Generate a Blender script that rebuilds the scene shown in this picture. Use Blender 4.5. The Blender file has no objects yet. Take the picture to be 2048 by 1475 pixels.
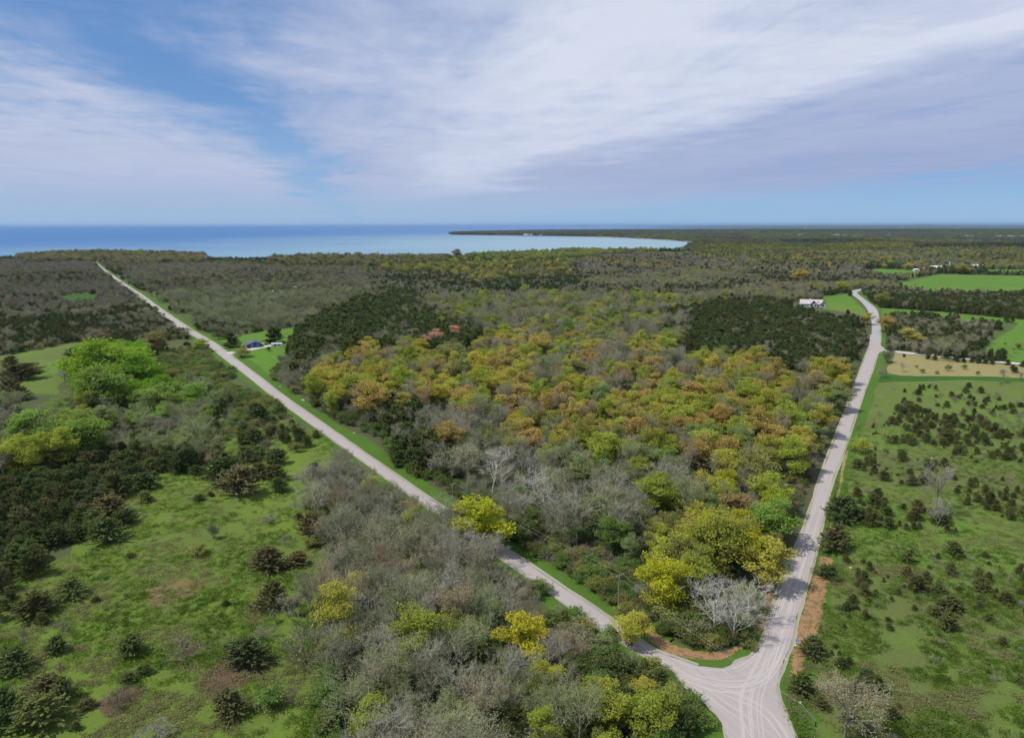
import bpy, bmesh, math, random
import numpy as np
from mathutils import Matrix, Vector
R = math.radians
rng = np.random.default_rng(7)
random.seed(7)
S = bpy.context.scene
COL = S.collection

# ------------------------------------------------------------------ camera
F, CX, CY, H = 1402.0, 1024.0, 737.5, 95.0      # focal length and centre in pixels of the 2048 px photograph, flying height
HAZE = 1.7e-5
PITCH = math.atan((CY - 449.5) / F)
ROLL = R(0.10)
cam = bpy.data.cameras.new('camera'); camo = bpy.data.objects.new('camera', cam); COL.objects.link(camo)
cam.sensor_width = 36.0; cam.lens = F / 2048 * 36.0
cam.clip_start = 1.0; cam.clip_end = 400000.0
MW = Matrix.Translation((0, 0, H)) @ Matrix.Rotation(R(90) - PITCH, 4, 'X') @ Matrix.Rotation(-ROLL, 4, 'Z')
camo.matrix_world = MW
S.camera = camo
RM = np.array(MW.to_3x3())

# ------------------------------------------------------------------ light
SUN_EL, SUN_AZ = R(56), R(-106)      # azimuth from +Y (view direction), clockwise; the sun stands at the left, a little behind
sd = Vector((math.sin(SUN_AZ) * math.cos(SUN_EL), math.cos(SUN_AZ) * math.cos(SUN_EL), math.sin(SUN_EL)))
sun = bpy.data.lights.new('sun', 'SUN'); sun.energy = 4.0; sun.angle = R(1.0); sun.color = (1.0, 0.95, 0.87)
suno = bpy.data.objects.new('sun', sun); COL.objects.link(suno); suno.rotation_euler = sd.to_track_quat('Z', 'Y').to_euler()
S.view_settings.view_transform = 'Standard'; S.view_settings.look = 'None'; S.view_settings.gamma = 1
S.view_settings.use_curve_mapping = False; S.view_settings.exposure = 0.12
S.cycles.max_bounces = 6; S.cycles.diffuse_bounces = 3; S.cycles.glossy_bounces = 2; S.cycles.transmission_bounces = 3
S.cycles.volume_bounces = 0; S.cycles.use_denoising = True

world = bpy.data.worlds.new('World'); S.world = world; world.use_nodes = True

class N:
    """tiny node helper"""
    def __init__(s, nt): s.nt = nt
    def n(s, t, **k):
        o = s.nt.nodes.new(t)
        for a, v in k.items(): setattr(o, a, v)
        return o
    def put(s, sock, v):
        if hasattr(v, 'is_output'): s.nt.links.new(v, sock)
        elif v is not None: sock.default_value = v
    def m(s, op, a, b=None, c=None, clamp=False):
        o = s.n('ShaderNodeMath', operation=op, use_clamp=clamp); s.put(o.inputs[0], a); s.put(o.inputs[1], b); s.put(o.inputs[2], c); return o.outputs[0]
    def comb(s, x, y, z=0.0):
        o = s.n('ShaderNodeCombineXYZ'); s.put(o.inputs[0], x); s.put(o.inputs[1], y); s.put(o.inputs[2], z); return o.outputs[0]
    def vm(s, op, a, b=None):
        o = s.n('ShaderNodeVectorMath', operation=op); s.put(o.inputs[0], a); s.put(o.inputs[1], b); return o.outputs[0]
    def noise(s, vec, scale, detail=4, rough=.55, dist=0.0, color=False):
        o = s.n('ShaderNodeTexNoise'); s.put(o.inputs['Vector'], vec); o.inputs['Scale'].default_value = scale
        o.inputs['Detail'].default_value = detail; o.inputs['Roughness'].default_value = rough; o.inputs['Distortion'].default_value = dist
        return o.outputs['Color' if color else 'Fac']
    def mix(s, f, a, b, bt='MIX'):
        o = s.n('ShaderNodeMix', data_type='RGBA', blend_type=bt); s.put(o.inputs['Factor'], f)
        for k, v in ((6, a), (7, b)): s.put(o.inputs[k], (*v, 1.0) if isinstance(v, tuple) and len(v) == 3 else v)
        return o.outputs[2]
    def ramp(s, f, stops, ip='LINEAR'):
        o = s.n('ShaderNodeValToRGB'); s.put(o.inputs[0], f); cr = o.color_ramp; cr.interpolation = ip
        while len(cr.elements) < len(stops): cr.elements.new(0.5)
        for e, (p, c) in zip(cr.elements, stops):
            e.position = p; e.color = (*c, 1.0) if isinstance(c, tuple) else (c, c, c, 1.0)
        return o.outputs[0]
    def smooth(s, v, lo, hi):
        o = s.n('ShaderNodeMapRange', interpolation_type='SMOOTHSTEP'); s.put(o.inputs[0], v); o.inputs[1].default_value = lo; o.inputs[2].default_value = hi; return o.outputs[0]

# --- pixel <-> world
def unproj(px, py, z=0.0):
    px = np.asarray(px, float); py = np.asarray(py, float)
    d = np.stack([(px - CX) / F, -(py - CY) / F, -np.ones_like(px)], -1) @ RM.T
    dz = np.minimum(d[..., 2], -1.2e-4)
    t = (z - H) / dz
    return np.stack([d[..., 0] * t, d[..., 1] * t], -1)
def proj(x, y, z=0.0):
    x = np.asarray(x, float); v = np.stack([x, np.asarray(y, float), np.asarray(z, float) + 0 * x - H], -1) @ RM
    dep = -v[..., 2]
    dsafe = np.where(dep > 1, dep, 1)
    return np.where(dep > 1, CX + F * v[..., 0] / dsafe, -1e6), np.where(dep > 1, CY - F * v[..., 1] / dsafe, 1e6), dep

# --- sky: Nishita air with a layer of thin streaky cloud, laid on a plane overhead so that its streaks run to one point on the horizon
w = N(world.node_tree); world.node_tree.nodes.clear()
sky = w.n('ShaderNodeTexSky', sky_type='NISHITA'); sky.sun_disc = False; sky.sun_elevation = SUN_EL; sky.sun_rotation = SUN_AZ
sky.air_density = 1.0; sky.dust_density = 0.4; sky.ozone_density = 2.0
tc = w.n('ShaderNodeTexCoord'); sep = w.n('ShaderNodeSeparateXYZ'); w.put(sep.inputs[0], tc.outputs['Generated'])
WA = math.atan((750 - CX) / F / math.cos(PITCH))           # azimuth the streaks run towards
zc = w.m('MAXIMUM', w.m('ADD', sep.outputs[2], 0.012), 0.012)
def dirdot(a, b): return w.m('DIVIDE', w.m('ADD', w.m('MULTIPLY', sep.outputs[0], a), w.m('MULTIPLY', sep.outputs[1], b)), zc)
U = dirdot(math.cos(WA), -math.sin(WA)); V = dirdot(math.sin(WA), math.cos(WA))
def uv_of(px, py):
    d = np.array([(px - CX) / F, -(py - CY) / F, -1.0]) @ RM.T; d /= np.linalg.norm(d); z = max(d[2] + .012, .012)
    return (d[0] * math.cos(WA) - d[1] * math.sin(WA)) / z, (d[0] * math.sin(WA) + d[1] * math.cos(WA)) / z
sk = lambda u: 0.5 + 0.5 * u / (abs(u) + 2.0)
low = w.noise(w.comb(w.m('MULTIPLY', U, .55), w.m('MULTIPLY', V, .22), 3.1), 1.0, 3, .5)
U2 = w.m('ADD', w.m('ADD', U, w.m('MULTIPLY', w.m('SUBTRACT', w.noise(w.comb(U, V, 5.0), .9, 8, .68), .5), w.m('ADD', .5, w.m('MULTIPLY', w.m('ABSOLUTE', U), .75)))), w.m('MULTIPLY', w.m('SUBTRACT', low, .5), w.m('ADD', 1.5, w.m('MULTIPLY', w.m('ABSOLUTE', U), 1.1))))
T = w.m('ADD', .5, w.m('MULTIPLY', .5, w.m('DIVIDE', U2, w.m('ADD', w.m('ABSOLUTE', U2), 2.0))))
def stop(px, py, c): return (float(sk(uv_of(px, py)[0])), c)
cov = w.ramp(T, sorted([(0.0, .70), stop(0, 330, .80), stop(60, 230, .92), stop(60, 170, .78), stop(110, 110, .34), stop(250, 80, .10), stop(400, 60, .08),
    stop(500, 60, .22), stop(600, 60, .62), stop(760, 120, .82), stop(1000, 60, .92), stop(1300, 60, 1.0), stop(1500, 160, .98), stop(1750, 150, .95), stop(2040, 180, .98), stop(2040, 290, .84), stop(2040, 345, .30), (1.0, .05)]), 'B_SPLINE')
wis = w.noise(w.comb(w.m('MULTIPLY', U, .9), w.m('MULTIPLY', V, .34), 8.0), 1.0, 10, .60, .9)
fine = w.noise(w.comb(w.m('MULTIPLY', U, 3.0), w.m('MULTIPLY', V, 1.3), 1.0), 1.0, 8, .68, .5)
puff = w.noise(w.comb(U, V, 2.0), 2.6, 8, .6, .2)
cover = w.m('ADD', w.m('ADD', cov, w.m('MULTIPLY', w.m('SUBTRACT', wis, .5), 1.5)), w.m('MULTIPLY', w.m('SUBTRACT', w.m('ADD', w.m('MULTIPLY', fine, .6), w.m('MULTIPLY', puff, .4)), .5), .9), clamp=True)
cover = w.smooth(w.m('ADD', cover, w.m('MULTIPLY', w.m('MULTIPLY', w.smooth(V, 4.0, 10.0), .30), w.smooth(U, 14.0, 7.0))), -.12, 1.12)
cover = w.m('MULTIPLY', cover, w.m('MULTIPLY', w.smooth(sep.outputs[2], -0.03, .07), .94))
bright = w.ramp(T, sorted([(0.0, .58), stop(60, 230, .74), stop(300, 60, .60), stop(620, 60, .60), stop(900, 120, .74), stop(1120, 60, .90), stop(1330, 60, 1.0), stop(1460, 140, .95), stop(1640, 140, .74), stop(1900, 150, .52), stop(2040, 180, .50), stop(2040, 300, .42), (1.0, .40)]), 'EASE')
bright = w.m('MULTIPLY', bright, w.m('ADD', .62, w.m('ADD', w.m('MULTIPLY', wis, .42), w.m('MULTIPLY', puff, .34))))
bright = w.m('MULTIPLY', bright, w.m('ADD', .82, w.m('MULTIPLY', w.smooth(sep.outputs[2], .04, .25), .18)))
bright = w.m('ADD', w.m('MULTIPLY', bright, w.smooth(V, 26.0, 8.0)), w.m('MULTIPLY', w.smooth(V, 8.0, 26.0), .52))
ccol = w.mix(bright, (0.155, 0.235, 0.52), (0.72, 0.765, 0.88))
CS = 9.2                                                    # cloud radiance in units of the background strength
ccol = w.vm('MULTIPLY', ccol, (CS, CS, CS))
blue = w.vm('MULTIPLY', sky.outputs[0], (0.62, 0.86, 1.22))
hz = w.ramp(w.m('MAXIMUM', sep.outputs[2], 0.0), [(0.0, (0.30, 0.50, .74)), (.06, (.19, .39, .68)), (.16, (.13, .28, .56)), (.5, (.06, .16, .42)), (1, (.04, .11, .33))])
blue = w.mix(.8, blue, w.vm('MULTIPLY', hz, (9.6, 9.6, 9.6)))
bg = w.n('ShaderNodeBackground'); bg.inputs['Strength'].default_value = 0.10
w.put(bg.inputs['Color'], w.mix(cover, blue, ccol)); wo = w.n('ShaderNodeOutputWorld'); w.put(wo.inputs[0], bg.outputs[0])
world.cycles.sampling_method = 'MANUAL'; world.cycles.sample_map_resolution = 512

# ------------------------------------------------------------------ helpers
def newmat(name):
    m = bpy.data.materials.new(name); m.use_nodes = True; m.node_tree.nodes.clear(); return m, N(m.node_tree)
def finish(nn, shader, disp=None):
    o = nn.n('ShaderNodeOutputMaterial'); nn.put(o.inputs['Surface'], shader)
def pbsdf(nn, color, rough=.9, normal=None, spec=.2, **k):
    b = nn.n('ShaderNodeBsdfPrincipled'); nn.put(b.inputs['Base Color'], (*color, 1) if isinstance(color, tuple) else color)
    nn.put(b.inputs['Roughness'], rough); b.inputs['Specular IOR Level'].default_value = spec
    if normal is not None: nn.put(b.inputs['Normal'], normal)
    for a, v in k.items(): b.inputs[a].default_value = v
    return b.outputs[0]
def bump(nn, h, dist, strength=1.0):
    b = nn.n('ShaderNodeBump'); nn.put(b.inputs['Height'], h); b.inputs['Distance'].default_value = dist; b.inputs['Strength'].default_value = strength; return b.outputs[0]
def pos(nn): return nn.n('ShaderNodeNewGeometry').outputs['Position']

def mesh_np(name, v, f, mats=(), mi=None, lv=None, uv=None):
    v = np.asarray(v, np.float32); f = np.asarray(f, np.int32)
    me = bpy.data.meshes.new(name); me.vertices.add(len(v)); me.vertices.foreach_set('co', v.ravel())
    k = f.shape[1]; me.loops.add(f.size); me.loops.foreach_set('vertex_index', f.ravel())
    me.polygons.add(len(f)); me.polygons.foreach_set('loop_start', np.arange(0, f.size, k, dtype=np.int32))
    for m in mats: me.materials.append(m)
    if mi is not None: me.polygons.foreach_set('material_index', np.asarray(mi, np.int32))
    if lv is not None:
        a = me.attributes.new('lv', 'FLOAT', 'FACE'); a.data.foreach_set('value', np.asarray(lv, np.float32))
    if uv is not None:
        l = me.uv_layers.new(name='UVMap'); l.data.foreach_set('uv', np.asarray(uv, np.float32)[f.ravel()].ravel())
    me.update(calc_edges=True); return me
def tag(o, label=None, cat=None, group=None, kind=None):
    for k, v in (('label', label), ('category', cat), ('group', group), ('kind', kind)):
        if v: o[k] = v
    return o
def link(name, me, parent=None, loc=None):
    o = bpy.data.objects.new(name, me); COL.objects.link(o); o.parent = parent
    if loc is not None: o.location = loc
    return o
def empty(name, loc, rz=0.0):
    o = bpy.data.objects.new(name, None); COL.objects.link(o); o.location = loc; o.rotation_euler[2] = rz; o.empty_display_size = .5; return o

def rough_edge(p, step, amp, seed=0):
    """world polygon resampled with small irregularities"""
    p = np.asarray(p, float); out = []; r = np.random.default_rng(seed)
    for i in range(len(p)):
        a, b = p[i], p[(i + 1) % len(p)]; L = np.hypot(*(b - a)); n = int(min(max(1, L // step), 60)); nrm = np.array([-(b - a)[1], (b - a)[0]]) / max(L, 1e-6)
        for k in range(n):
            j = 0 if k == 0 else r.normal(0, amp); out.append(a + (b - a) * k / n + nrm * j)
    return np.array(out)
def smooth_closed(p, n=6):
    p = np.asarray(p, float); m = len(p); out = []
    for i in range(m):
        a, b, c, d = p[i - 1], p[i], p[(i + 1) % m], p[(i + 2) % m]
        for t in np.arange(n) / n:
            out.append(.5 * ((2 * b) + (-a + c) * t + (2 * a - 5 * b + 4 * c - d) * t * t + (-a + 3 * b - 3 * c + d) * t ** 3))
    return np.array(out)
def sheet(name, pts, z, mat, parent=None, step=4, amp=.4, depth=0.0, seed=1, px=True, label=None, kind='structure', smooth=False):
    w_ = unproj([p[0] for p in pts], [p[1] for p in pts], z) if px else np.asarray(pts, float)
    if smooth: w_ = smooth_closed(w_)
    w_ = rough_edge(w_, step, amp, seed) if amp else w_
    bm = bmesh.new(); vs = [bm.verts.new((x, y, z)) for x, y in w_]; f = bm.faces.new(vs)
    if depth:
        lo = [bm.verts.new((x, y, z - depth)) for x, y in w_]
        for i in range(len(vs)): bm.faces.new((vs[i], lo[i], lo[(i + 1) % len(vs)], vs[(i + 1) % len(vs)]))
    bmesh.ops.triangulate(bm, faces=[f])
    bmesh.ops.recalc_face_normals(bm, faces=bm.faces)
    me = bpy.data.meshes.new(name); bm.to_mesh(me); bm.free()
    if me.polygons and sum(p.normal.z * p.area for p in me.polygons) < 0: me.flip_normals()
    me.materials.append(mat); o = link(name, me, parent)
    return tag(o, label=label, kind=kind)

# ------------------------------------------------------------------ materials of the setting
def grass_mat(name, base, alt, dry, tall=.5, dry_amt=.35, scale=1.0, dark=.30):
    m, n = newmat(name); p = pos(n)
    a = n.noise(p, .018 * scale, 5, .6, .6); b = n.noise(p, .16 * scale, 6, .7, .8); c = n.noise(p, 1.1 * scale, 6, .75, .4); d = n.noise(p, 5.0, 3, .7)
    col = n.mix(n.smooth(n.m('ADD', n.m('MULTIPLY', a, .6), n.m('MULTIPLY', b, .4)), .38, .62), base, alt)
    col = n.mix(n.m('MULTIPLY', n.smooth(n.m('ADD', n.m('MULTIPLY', b, .5), n.m('MULTIPLY', n.noise(p, .05 * scale, 6, .7, 1.2), .5)), .53, .66), dry_amt), col, dry)
    col = n.mix(n.m('MULTIPLY', n.smooth(c, .60, .40), dark), col, n.mix(.55, col, (0.02, .03, .01)))
    col = n.mix(n.m('MULTIPLY', n.smooth(d, .55, .75), .4), col, dry)
    col = n.mix(n.m('MULTIPLY', n.smooth(n.noise(n.vm('MULTIPLY', p, (1, .6, 1)), .035 * scale, 7, .75, 2.0), .42, .62), .45), col, n.mix(.5, col, alt, 'MULTIPLY') if False else alt)
    h = n.m('ADD', n.m('MULTIPLY', c, .6), n.m('MULTIPLY', d, .25))
    finish(n, pbsdf(n, col, .95, bump(n, h, tall), .1)); return m
M_meadow = grass_mat('meadow', (.090, .130, .036), (.075, .108, .034), (.17, .15, .08), .6, .6)
M_field = grass_mat('bright_grass', (.138, .218, .026), (.115, .160, .034), (.24, .235, .10), .5, .55)
M_fieldR = grass_mat('mixed_grass', (.120, .205, .030), (.118, .145, .042), (.20, .185, .10), .5, .65)
M_lawn = grass_mat('lawn_grass', (.100, .215, .022), (.088, .170, .024), (.16, .21, .055), .2, .45, 1.0, .25)
M_lush = grass_mat('lush_grass', (.045, .13, .018), (.04, .105, .018), (.08, .13, .03), .5, .3)
M_verge = grass_mat('verge_grass', (.085, .170, .022), (.068, .135, .020), (.13, .15, .05), .4, .35)
M_dry = grass_mat('dry_grass', (.30, .25, .105), (.24, .22, .085), (.36, .28, .14), .2, .5, 1.0, .3)
M_floor = grass_mat('woodland_floor', (.075, .105, .032), (.090, .090, .050), (.14, .12, .08), .5, .6)
M_scrub = grass_mat('scrub_floor', (.100, .115, .048), (.080, .105, .036), (.15, .13, .09), .6, .6)
M_brown = grass_mat('brown_weeds', (.115, .072, .052), (.14, .095, .060), (.24, .17, .10), .4, .6)
M_tan = grass_mat('flattened_weeds', (.22, .15, .075), (.16, .14, .055), (.30, .21, .11), .4, .6)
M_far = grass_mat('distant_land', (.080, .105, .045), (.065, .080, .045), (.11, .125, .055), 2.0, .5, .12)

def chips_mat():
    m, n = newmat('wood_chips'); p = pos(n)
    v = n.n('ShaderNodeTexVoronoi'); n.put(v.inputs['Vector'], p); v.inputs['Scale'].default_value = 7.0
    a = n.noise(p, .5, 6, .7, .5)
    col = n.ramp(v.outputs['Color'], [(0, (.15, .095, .055)), (.45, (.34, .19, .085)), (.75, (.41, .245, .125)), (1, (.50, .34, .20))])
    col = n.mix(n.smooth(a, .46, .66), col, (.17, .125, .075)); col = n.mix(n.smooth(n.noise(p, .55, 7, .75, .6), .52, .64), col, (.09, .13, .035))
    finish(n, pbsdf(n, col, .95, bump(n, v.outputs['Distance'], .12), .1)); return m
M_chips = chips_mat()
def gravel_mat(name, base, pale, grey):
    m, n = newmat(name); p = pos(n); uv = n.n('ShaderNodeUVMap').outputs[0]
    s = n.n('ShaderNodeSeparateXYZ'); n.put(s.inputs[0], uv)
    acr, al = s.outputs[0], s.outputs[1]       # metres across and along
    st = n.noise(n.comb(n.m('MULTIPLY', acr, 1.9), n.m('MULTIPLY', al, .022), 0.0), 1.0, 5, .6, .3)
    st2 = n.noise(n.comb(n.m('MULTIPLY', acr, 6.5), n.m('MULTIPLY', al, .05), 4.0), 1.0, 4, .6, .2)
    g = n.noise(p, 9.0, 3, .7); big = n.noise(p, .12, 4, .6)
    col = n.mix(n.smooth(st, .36, .64), grey, base); col = n.mix(n.m('MULTIPLY', n.smooth(st2, .48, .68), .6), col, pale)
    col = n.mix(n.m('MULTIPLY', n.smooth(big, .4, .7), .35), col, grey)
    col = n.mix(n.m('MULTIPLY', n.m('SUBTRACT', g, .35), .5), col, (.30, .28, .26))
    finish(n, pbsdf(n, col, .95, bump(n, g, .05), .15)); return m
M_gravel = gravel_mat('road_gravel', (.385, .345, .322), (.43, .39, .365), (.34, .303, .285))
M_track = gravel_mat('swept_gravel', (.455, .415, .39), (.49, .45, .425), (.42, .38, .36))
M_track2 = gravel_mat('loose_gravel', (.34, .315, .30), (.38, .36, .34), (.31, .285, .27))
M_should = gravel_mat('shoulder_gravel', (.36, .335, .285), (.42, .39, .33), (.24, .235, .15))
M_tar = gravel_mat('worn_asphalt', (.36, .36, .38), (.42, .42, .44), (.31, .31, .33))
def water_mat():
    m, n = newmat('lake_water'); p = pos(n); s = n.n('ShaderNodeSeparateXYZ'); n.put(s.inputs[0], p)
    # shallow, paler water over the sand of the bay
    dx = n.m('SUBTRACT', s.outputs[0], 1100.0); dy = n.m('SUBTRACT', s.outputs[1], 3600.0)
    dist = n.m('SQRT', n.m('ADD', n.m('MULTIPLY', n.m('MULTIPLY', dx, dx), .55), n.m('MULTIPLY', n.m('MULTIPLY', dy, dy), .20)))
    wob = n.m('MULTIPLY', n.m('SUBTRACT', n.noise(p, .0008, 4, .6, 1.0), .5), 1500.0)
    k = n.smooth(n.m('ADD', dist, wob), 3300.0, 500.0)
    shore = n.smooth(n.m('ADD', s.outputs[1], n.m('MULTIPLY', wob, .5)), 3900.0, 1500.0)
    deep = n.mix(n.m('MULTIPLY', shore, .75), (.042, .145, .33), (.12, .25, .39))
    col = n.mix(k, deep, (.21, .335, .39))
    band = n.noise(n.vm('MULTIPLY', p, (.0006, .0042, .0)), 1.0, 5, .65, .4)
    col = n.mix(n.m('MULTIPLY', n.smooth(band, .45, .65), .22), col, n.mix(.5, col, (.03, .09, .22)))
    rp = n.noise(n.vm('MULTIPLY', p, (.05, .12, 0)), 1.0, 5, .7)
    finish(n, pbsdf(n, col, .38, bump(n, rp, 1.2, .6), .18)); return m
M_water = water_mat()
def plain(name, c, rough=.7, var=.15, spec=.3, nscale=2.0):
    m, n = newmat(name); p = n.n('ShaderNodeTexCoord').outputs['Object']
    a = n.noise(p, nscale, 5, .65); col = n.mix(n.m('MULTIPLY', n.smooth(a, .35, .7), 1.0), c, tuple(x * (1 - var) for x in c))
    finish(n, pbsdf(n, col, rough, bump(n, a, .02, .3), spec)); return m

def bark_mat():
    m, n = newmat('bark'); at = n.n('ShaderNodeAttribute', attribute_type='INSTANCER', attribute_name='bark')
    lv = n.n('ShaderNodeAttribute', attribute_type='GEOMETRY', attribute_name='lv').outputs['Fac']
    a = n.noise(n.n('ShaderNodeTexCoord').outputs['Object'], 3.0, 4, .7)
    col = n.vm('MULTIPLY', at.outputs['Color'], n.comb(*(3 * [n.m('ADD', .55, n.m('ADD', n.m('MULTIPLY', a, .45), n.m('MULTIPLY', lv, .45)))])))
    finish(n, pbsdf(n, col, .9, None, .2)); return m
def leaf_mat(name, transl=.35, hue=.06):
    m, n = newmat(name); at = n.n('ShaderNodeAttribute', attribute_type='INSTANCER', attribute_name='tint')
    lv = n.n('ShaderNodeAttribute', attribute_type='GEOMETRY', attribute_name='lv').outputs['Fac']
    hs = n.n('ShaderNodeHueSaturation'); n.put(hs.inputs['Color'], at.outputs['Color'])
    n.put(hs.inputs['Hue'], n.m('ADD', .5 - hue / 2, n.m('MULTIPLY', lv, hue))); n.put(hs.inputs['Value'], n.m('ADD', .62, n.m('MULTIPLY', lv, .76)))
    n.put(hs.inputs['Saturation'], 1.0)
    d = n.n('ShaderNodeBsdfDiffuse'); n.put(d.inputs[0], hs.outputs[0]); t = n.n('ShaderNodeBsdfTranslucent'); n.put(t.inputs[0], hs.outputs[0])
    mx = n.n('ShaderNodeMixShader'); mx.inputs[0].default_value = transl; n.put(mx.inputs[1], d.outputs[0]); n.put(mx.inputs[2], t.outputs[0])
    finish(n, mx.outputs[0]); return m
M_bark = bark_mat(); M_leaf = leaf_mat('leaf', .45, .04); M_needle = leaf_mat('needle', .2, .02)

# ------------------------------------------------------------------ tree builders (numpy)
def prisms(p0, p1, r0, r1, sides):
    p0, p1 = np.asarray(p0, float), np.asarray(p1, float); n = len(p0); d = p1 - p0; d /= np.maximum(np.linalg.norm(d, axis=1, keepdims=True), 1e-6)
    ref = np.where(np.abs(d[:, 2:3]) > .9, np.array([[1., 0, 0]]), np.array([[0., 0, 1]]))
    a = np.cross(d, ref); a /= np.linalg.norm(a, axis=1, keepdims=True); b = np.cross(d, a)
    an = np.arange(sides) * 2 * np.pi / sides; c, s = np.cos(an), np.sin(an)
    ring = a[:, None, :] * c[None, :, None] + b[:, None, :] * s[None, :, None]
    v = np.concatenate([p0[:, None] + ring * np.asarray(r0)[:, None, None], p1[:, None] + ring * np.asarray(r1)[:, None, None]], 1).reshape(-1, 3)
    i = np.arange(sides); j = (i + 1) % sides
    q = np.stack([i, j, j + sides, i + sides], 1)
    f = (q[None] + (np.arange(n) * 2 * sides)[:, None, None]).reshape(-1, 4)
    return v, f
def slivers(p0, p1, wdt):
    """each twig one thin flat quad, tapering"""
    p0, p1 = np.asarray(p0, float), np.asarray(p1, float); n = len(p0); d = p1 - p0
    rd = rng.normal(size=(n, 3)); a = np.cross(d, rd); a /= np.maximum(np.linalg.norm(a, axis=1, keepdims=True), 1e-6); a *= wdt
    v = np.stack([p0 - a, p0 + a, p1 + a * .4, p1 - a * .4], 1).reshape(-1, 3); f = np.arange(4 * n).reshape(-1, 4); return v, f
def leaves(c, size, up=.5, elong=1.0, dirs=None):
    n = len(c); nr = rng.normal(size=(n, 3)); nr[:, 2] = np.abs(nr[:, 2]) + up; nr /= np.linalg.norm(nr, axis=1, keepdims=True)
    rd = rng.normal(size=(n, 3)) if dirs is None else dirs; a = np.cross(nr, rd); a /= np.maximum(np.linalg.norm(a, axis=1, keepdims=True), 1e-6); b = np.cross(nr, a)
    if dirs is not None: a, b = b, a
    s = np.asarray(size).reshape(-1, 1) * np.ones((n, 1)); a = a * s * elong; b = b * s
    v = np.stack([c - a, c - b * .8 + a * .1, c + a, c + b * .8 + a * .1], 1).reshape(-1, 3); return v, np.arange(4 * n).reshape(-1, 4)
def branching(h, rad, trunk_frac, n_limb, levels, lean=.1, sprawl=1.0, kids=(5, 5, 4), wob=.16):
    """recursive skeleton; returns per level arrays p0,p1,r0,r1 and twig tips"""
    segs = [[] for _ in range(levels + 1)]; tips = []
    def grow(p, d, L, r, lev):
        n = 4 if lev <= 1 else 3 if lev == 2 else 2 if lev < levels else 1
        pts = [p]; dd = d.copy()
        for k in range(n):
            dd = dd + rng.normal(0, wob, 3) * (1 if lev else .35) + np.array([0, 0, .10 if lev else 0]); dd /= np.linalg.norm(dd)
            pts.append(pts[-1] + dd * L / n)
        for k in range(n):
            segs[lev].append((pts[k], pts[k + 1], r * (1 - .6 * k / n), r * (1 - .6 * (k + 1) / n)))
        if lev == levels: tips.append(pts[-1]); return
        nk = n_limb if lev == 0 else kids[min(lev - 1, len(kids) - 1)]
        for q in range(nk):
            t = (rng.uniform(trunk_frac, 1.0) if lev == 0 else rng.uniform(.25, 1.0)); i = min(int(t * n), n - 1); b = pts[i] + (pts[i + 1] - pts[i]) * (t * n - i)
            ax = rng.normal(size=3); ax -= ax.dot(dd) * dd; ax /= np.linalg.norm(ax)
            sp = (.75 if lev == 0 else .72) * sprawl * rng.uniform(.7, 1.3)
            nd = dd * math.cos(sp) + ax * math.sin(sp); 
            if lev <= 1: nd[2] = abs(nd[2]) * .8 + .12
            nd /= np.linalg.norm(nd)
            LL = (rad * rng.uniform(.8, 1.25) if lev == 0 else L * rng.uniform(.42, .68))
            if lev == 0: LL *= 1.15 - .45 * (t - trunk_frac) / (1 - trunk_frac)
            grow(b, nd, LL, r * (.5 if lev == 0 else .5), lev + 1)
    grow(np.zeros(3), np.array([rng.normal(0, lean * .5), rng.normal(0, lean * .5), 1.0]), h * .72, h * .017, 0)
    return segs, np.array(tips)
def join_parts(parts):
    """parts: list of (v,f,mi,lv)"""
    V, Fc, MI, LV = [], [], [], []; o = 0
    for v, f, mi, lv in parts:
        V.append(v); Fc.append(f + o); o += len(v); MI.append(np.full(len(f), mi)); LV.append(lv if np.ndim(lv) else np.full(len(f), lv))
    return np.concatenate(V), np.concatenate(Fc), np.concatenate(MI), np.concatenate(LV)
class Proto:
    def __init__(s, name, trunk, crown, leafm):
        """trunk/crown: lists of (v,f,mi,lv); materials bark(0), leaf(1)"""
        mats = (M_bark, leafm); s.name = name
        mk = lambda nm, ps: mesh_np(nm, *(lambda a: (a[0], a[1]))(join_parts(ps)), mats=mats, mi=join_parts(ps)[2], lv=join_parts(ps)[3])
        cv = np.concatenate([p[0] for p in crown]); pc = np.percentile; s.w = float(sum(pc(cv[:, k], 97.5) - pc(cv[:, k], 2.5) for k in (0, 1)) / 2); s.h = float(pc(cv[:, 2], 99.5))
        s.trunk = mk(name + '_trunk', trunk); s.crown = mk(name + '_crown', crown); s.full = mk(name, trunk + crown)
def q2(vf, mi, lv=None, base=.5, spread=.5):
    v, f = vf; return (v, f, mi, rng.uniform(base - spread, base + spread, len(f)) if lv is None else lv)
def seg_arr(ls): return [np.array(x) for x in zip(*ls)]
HREF = 12.0
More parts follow.
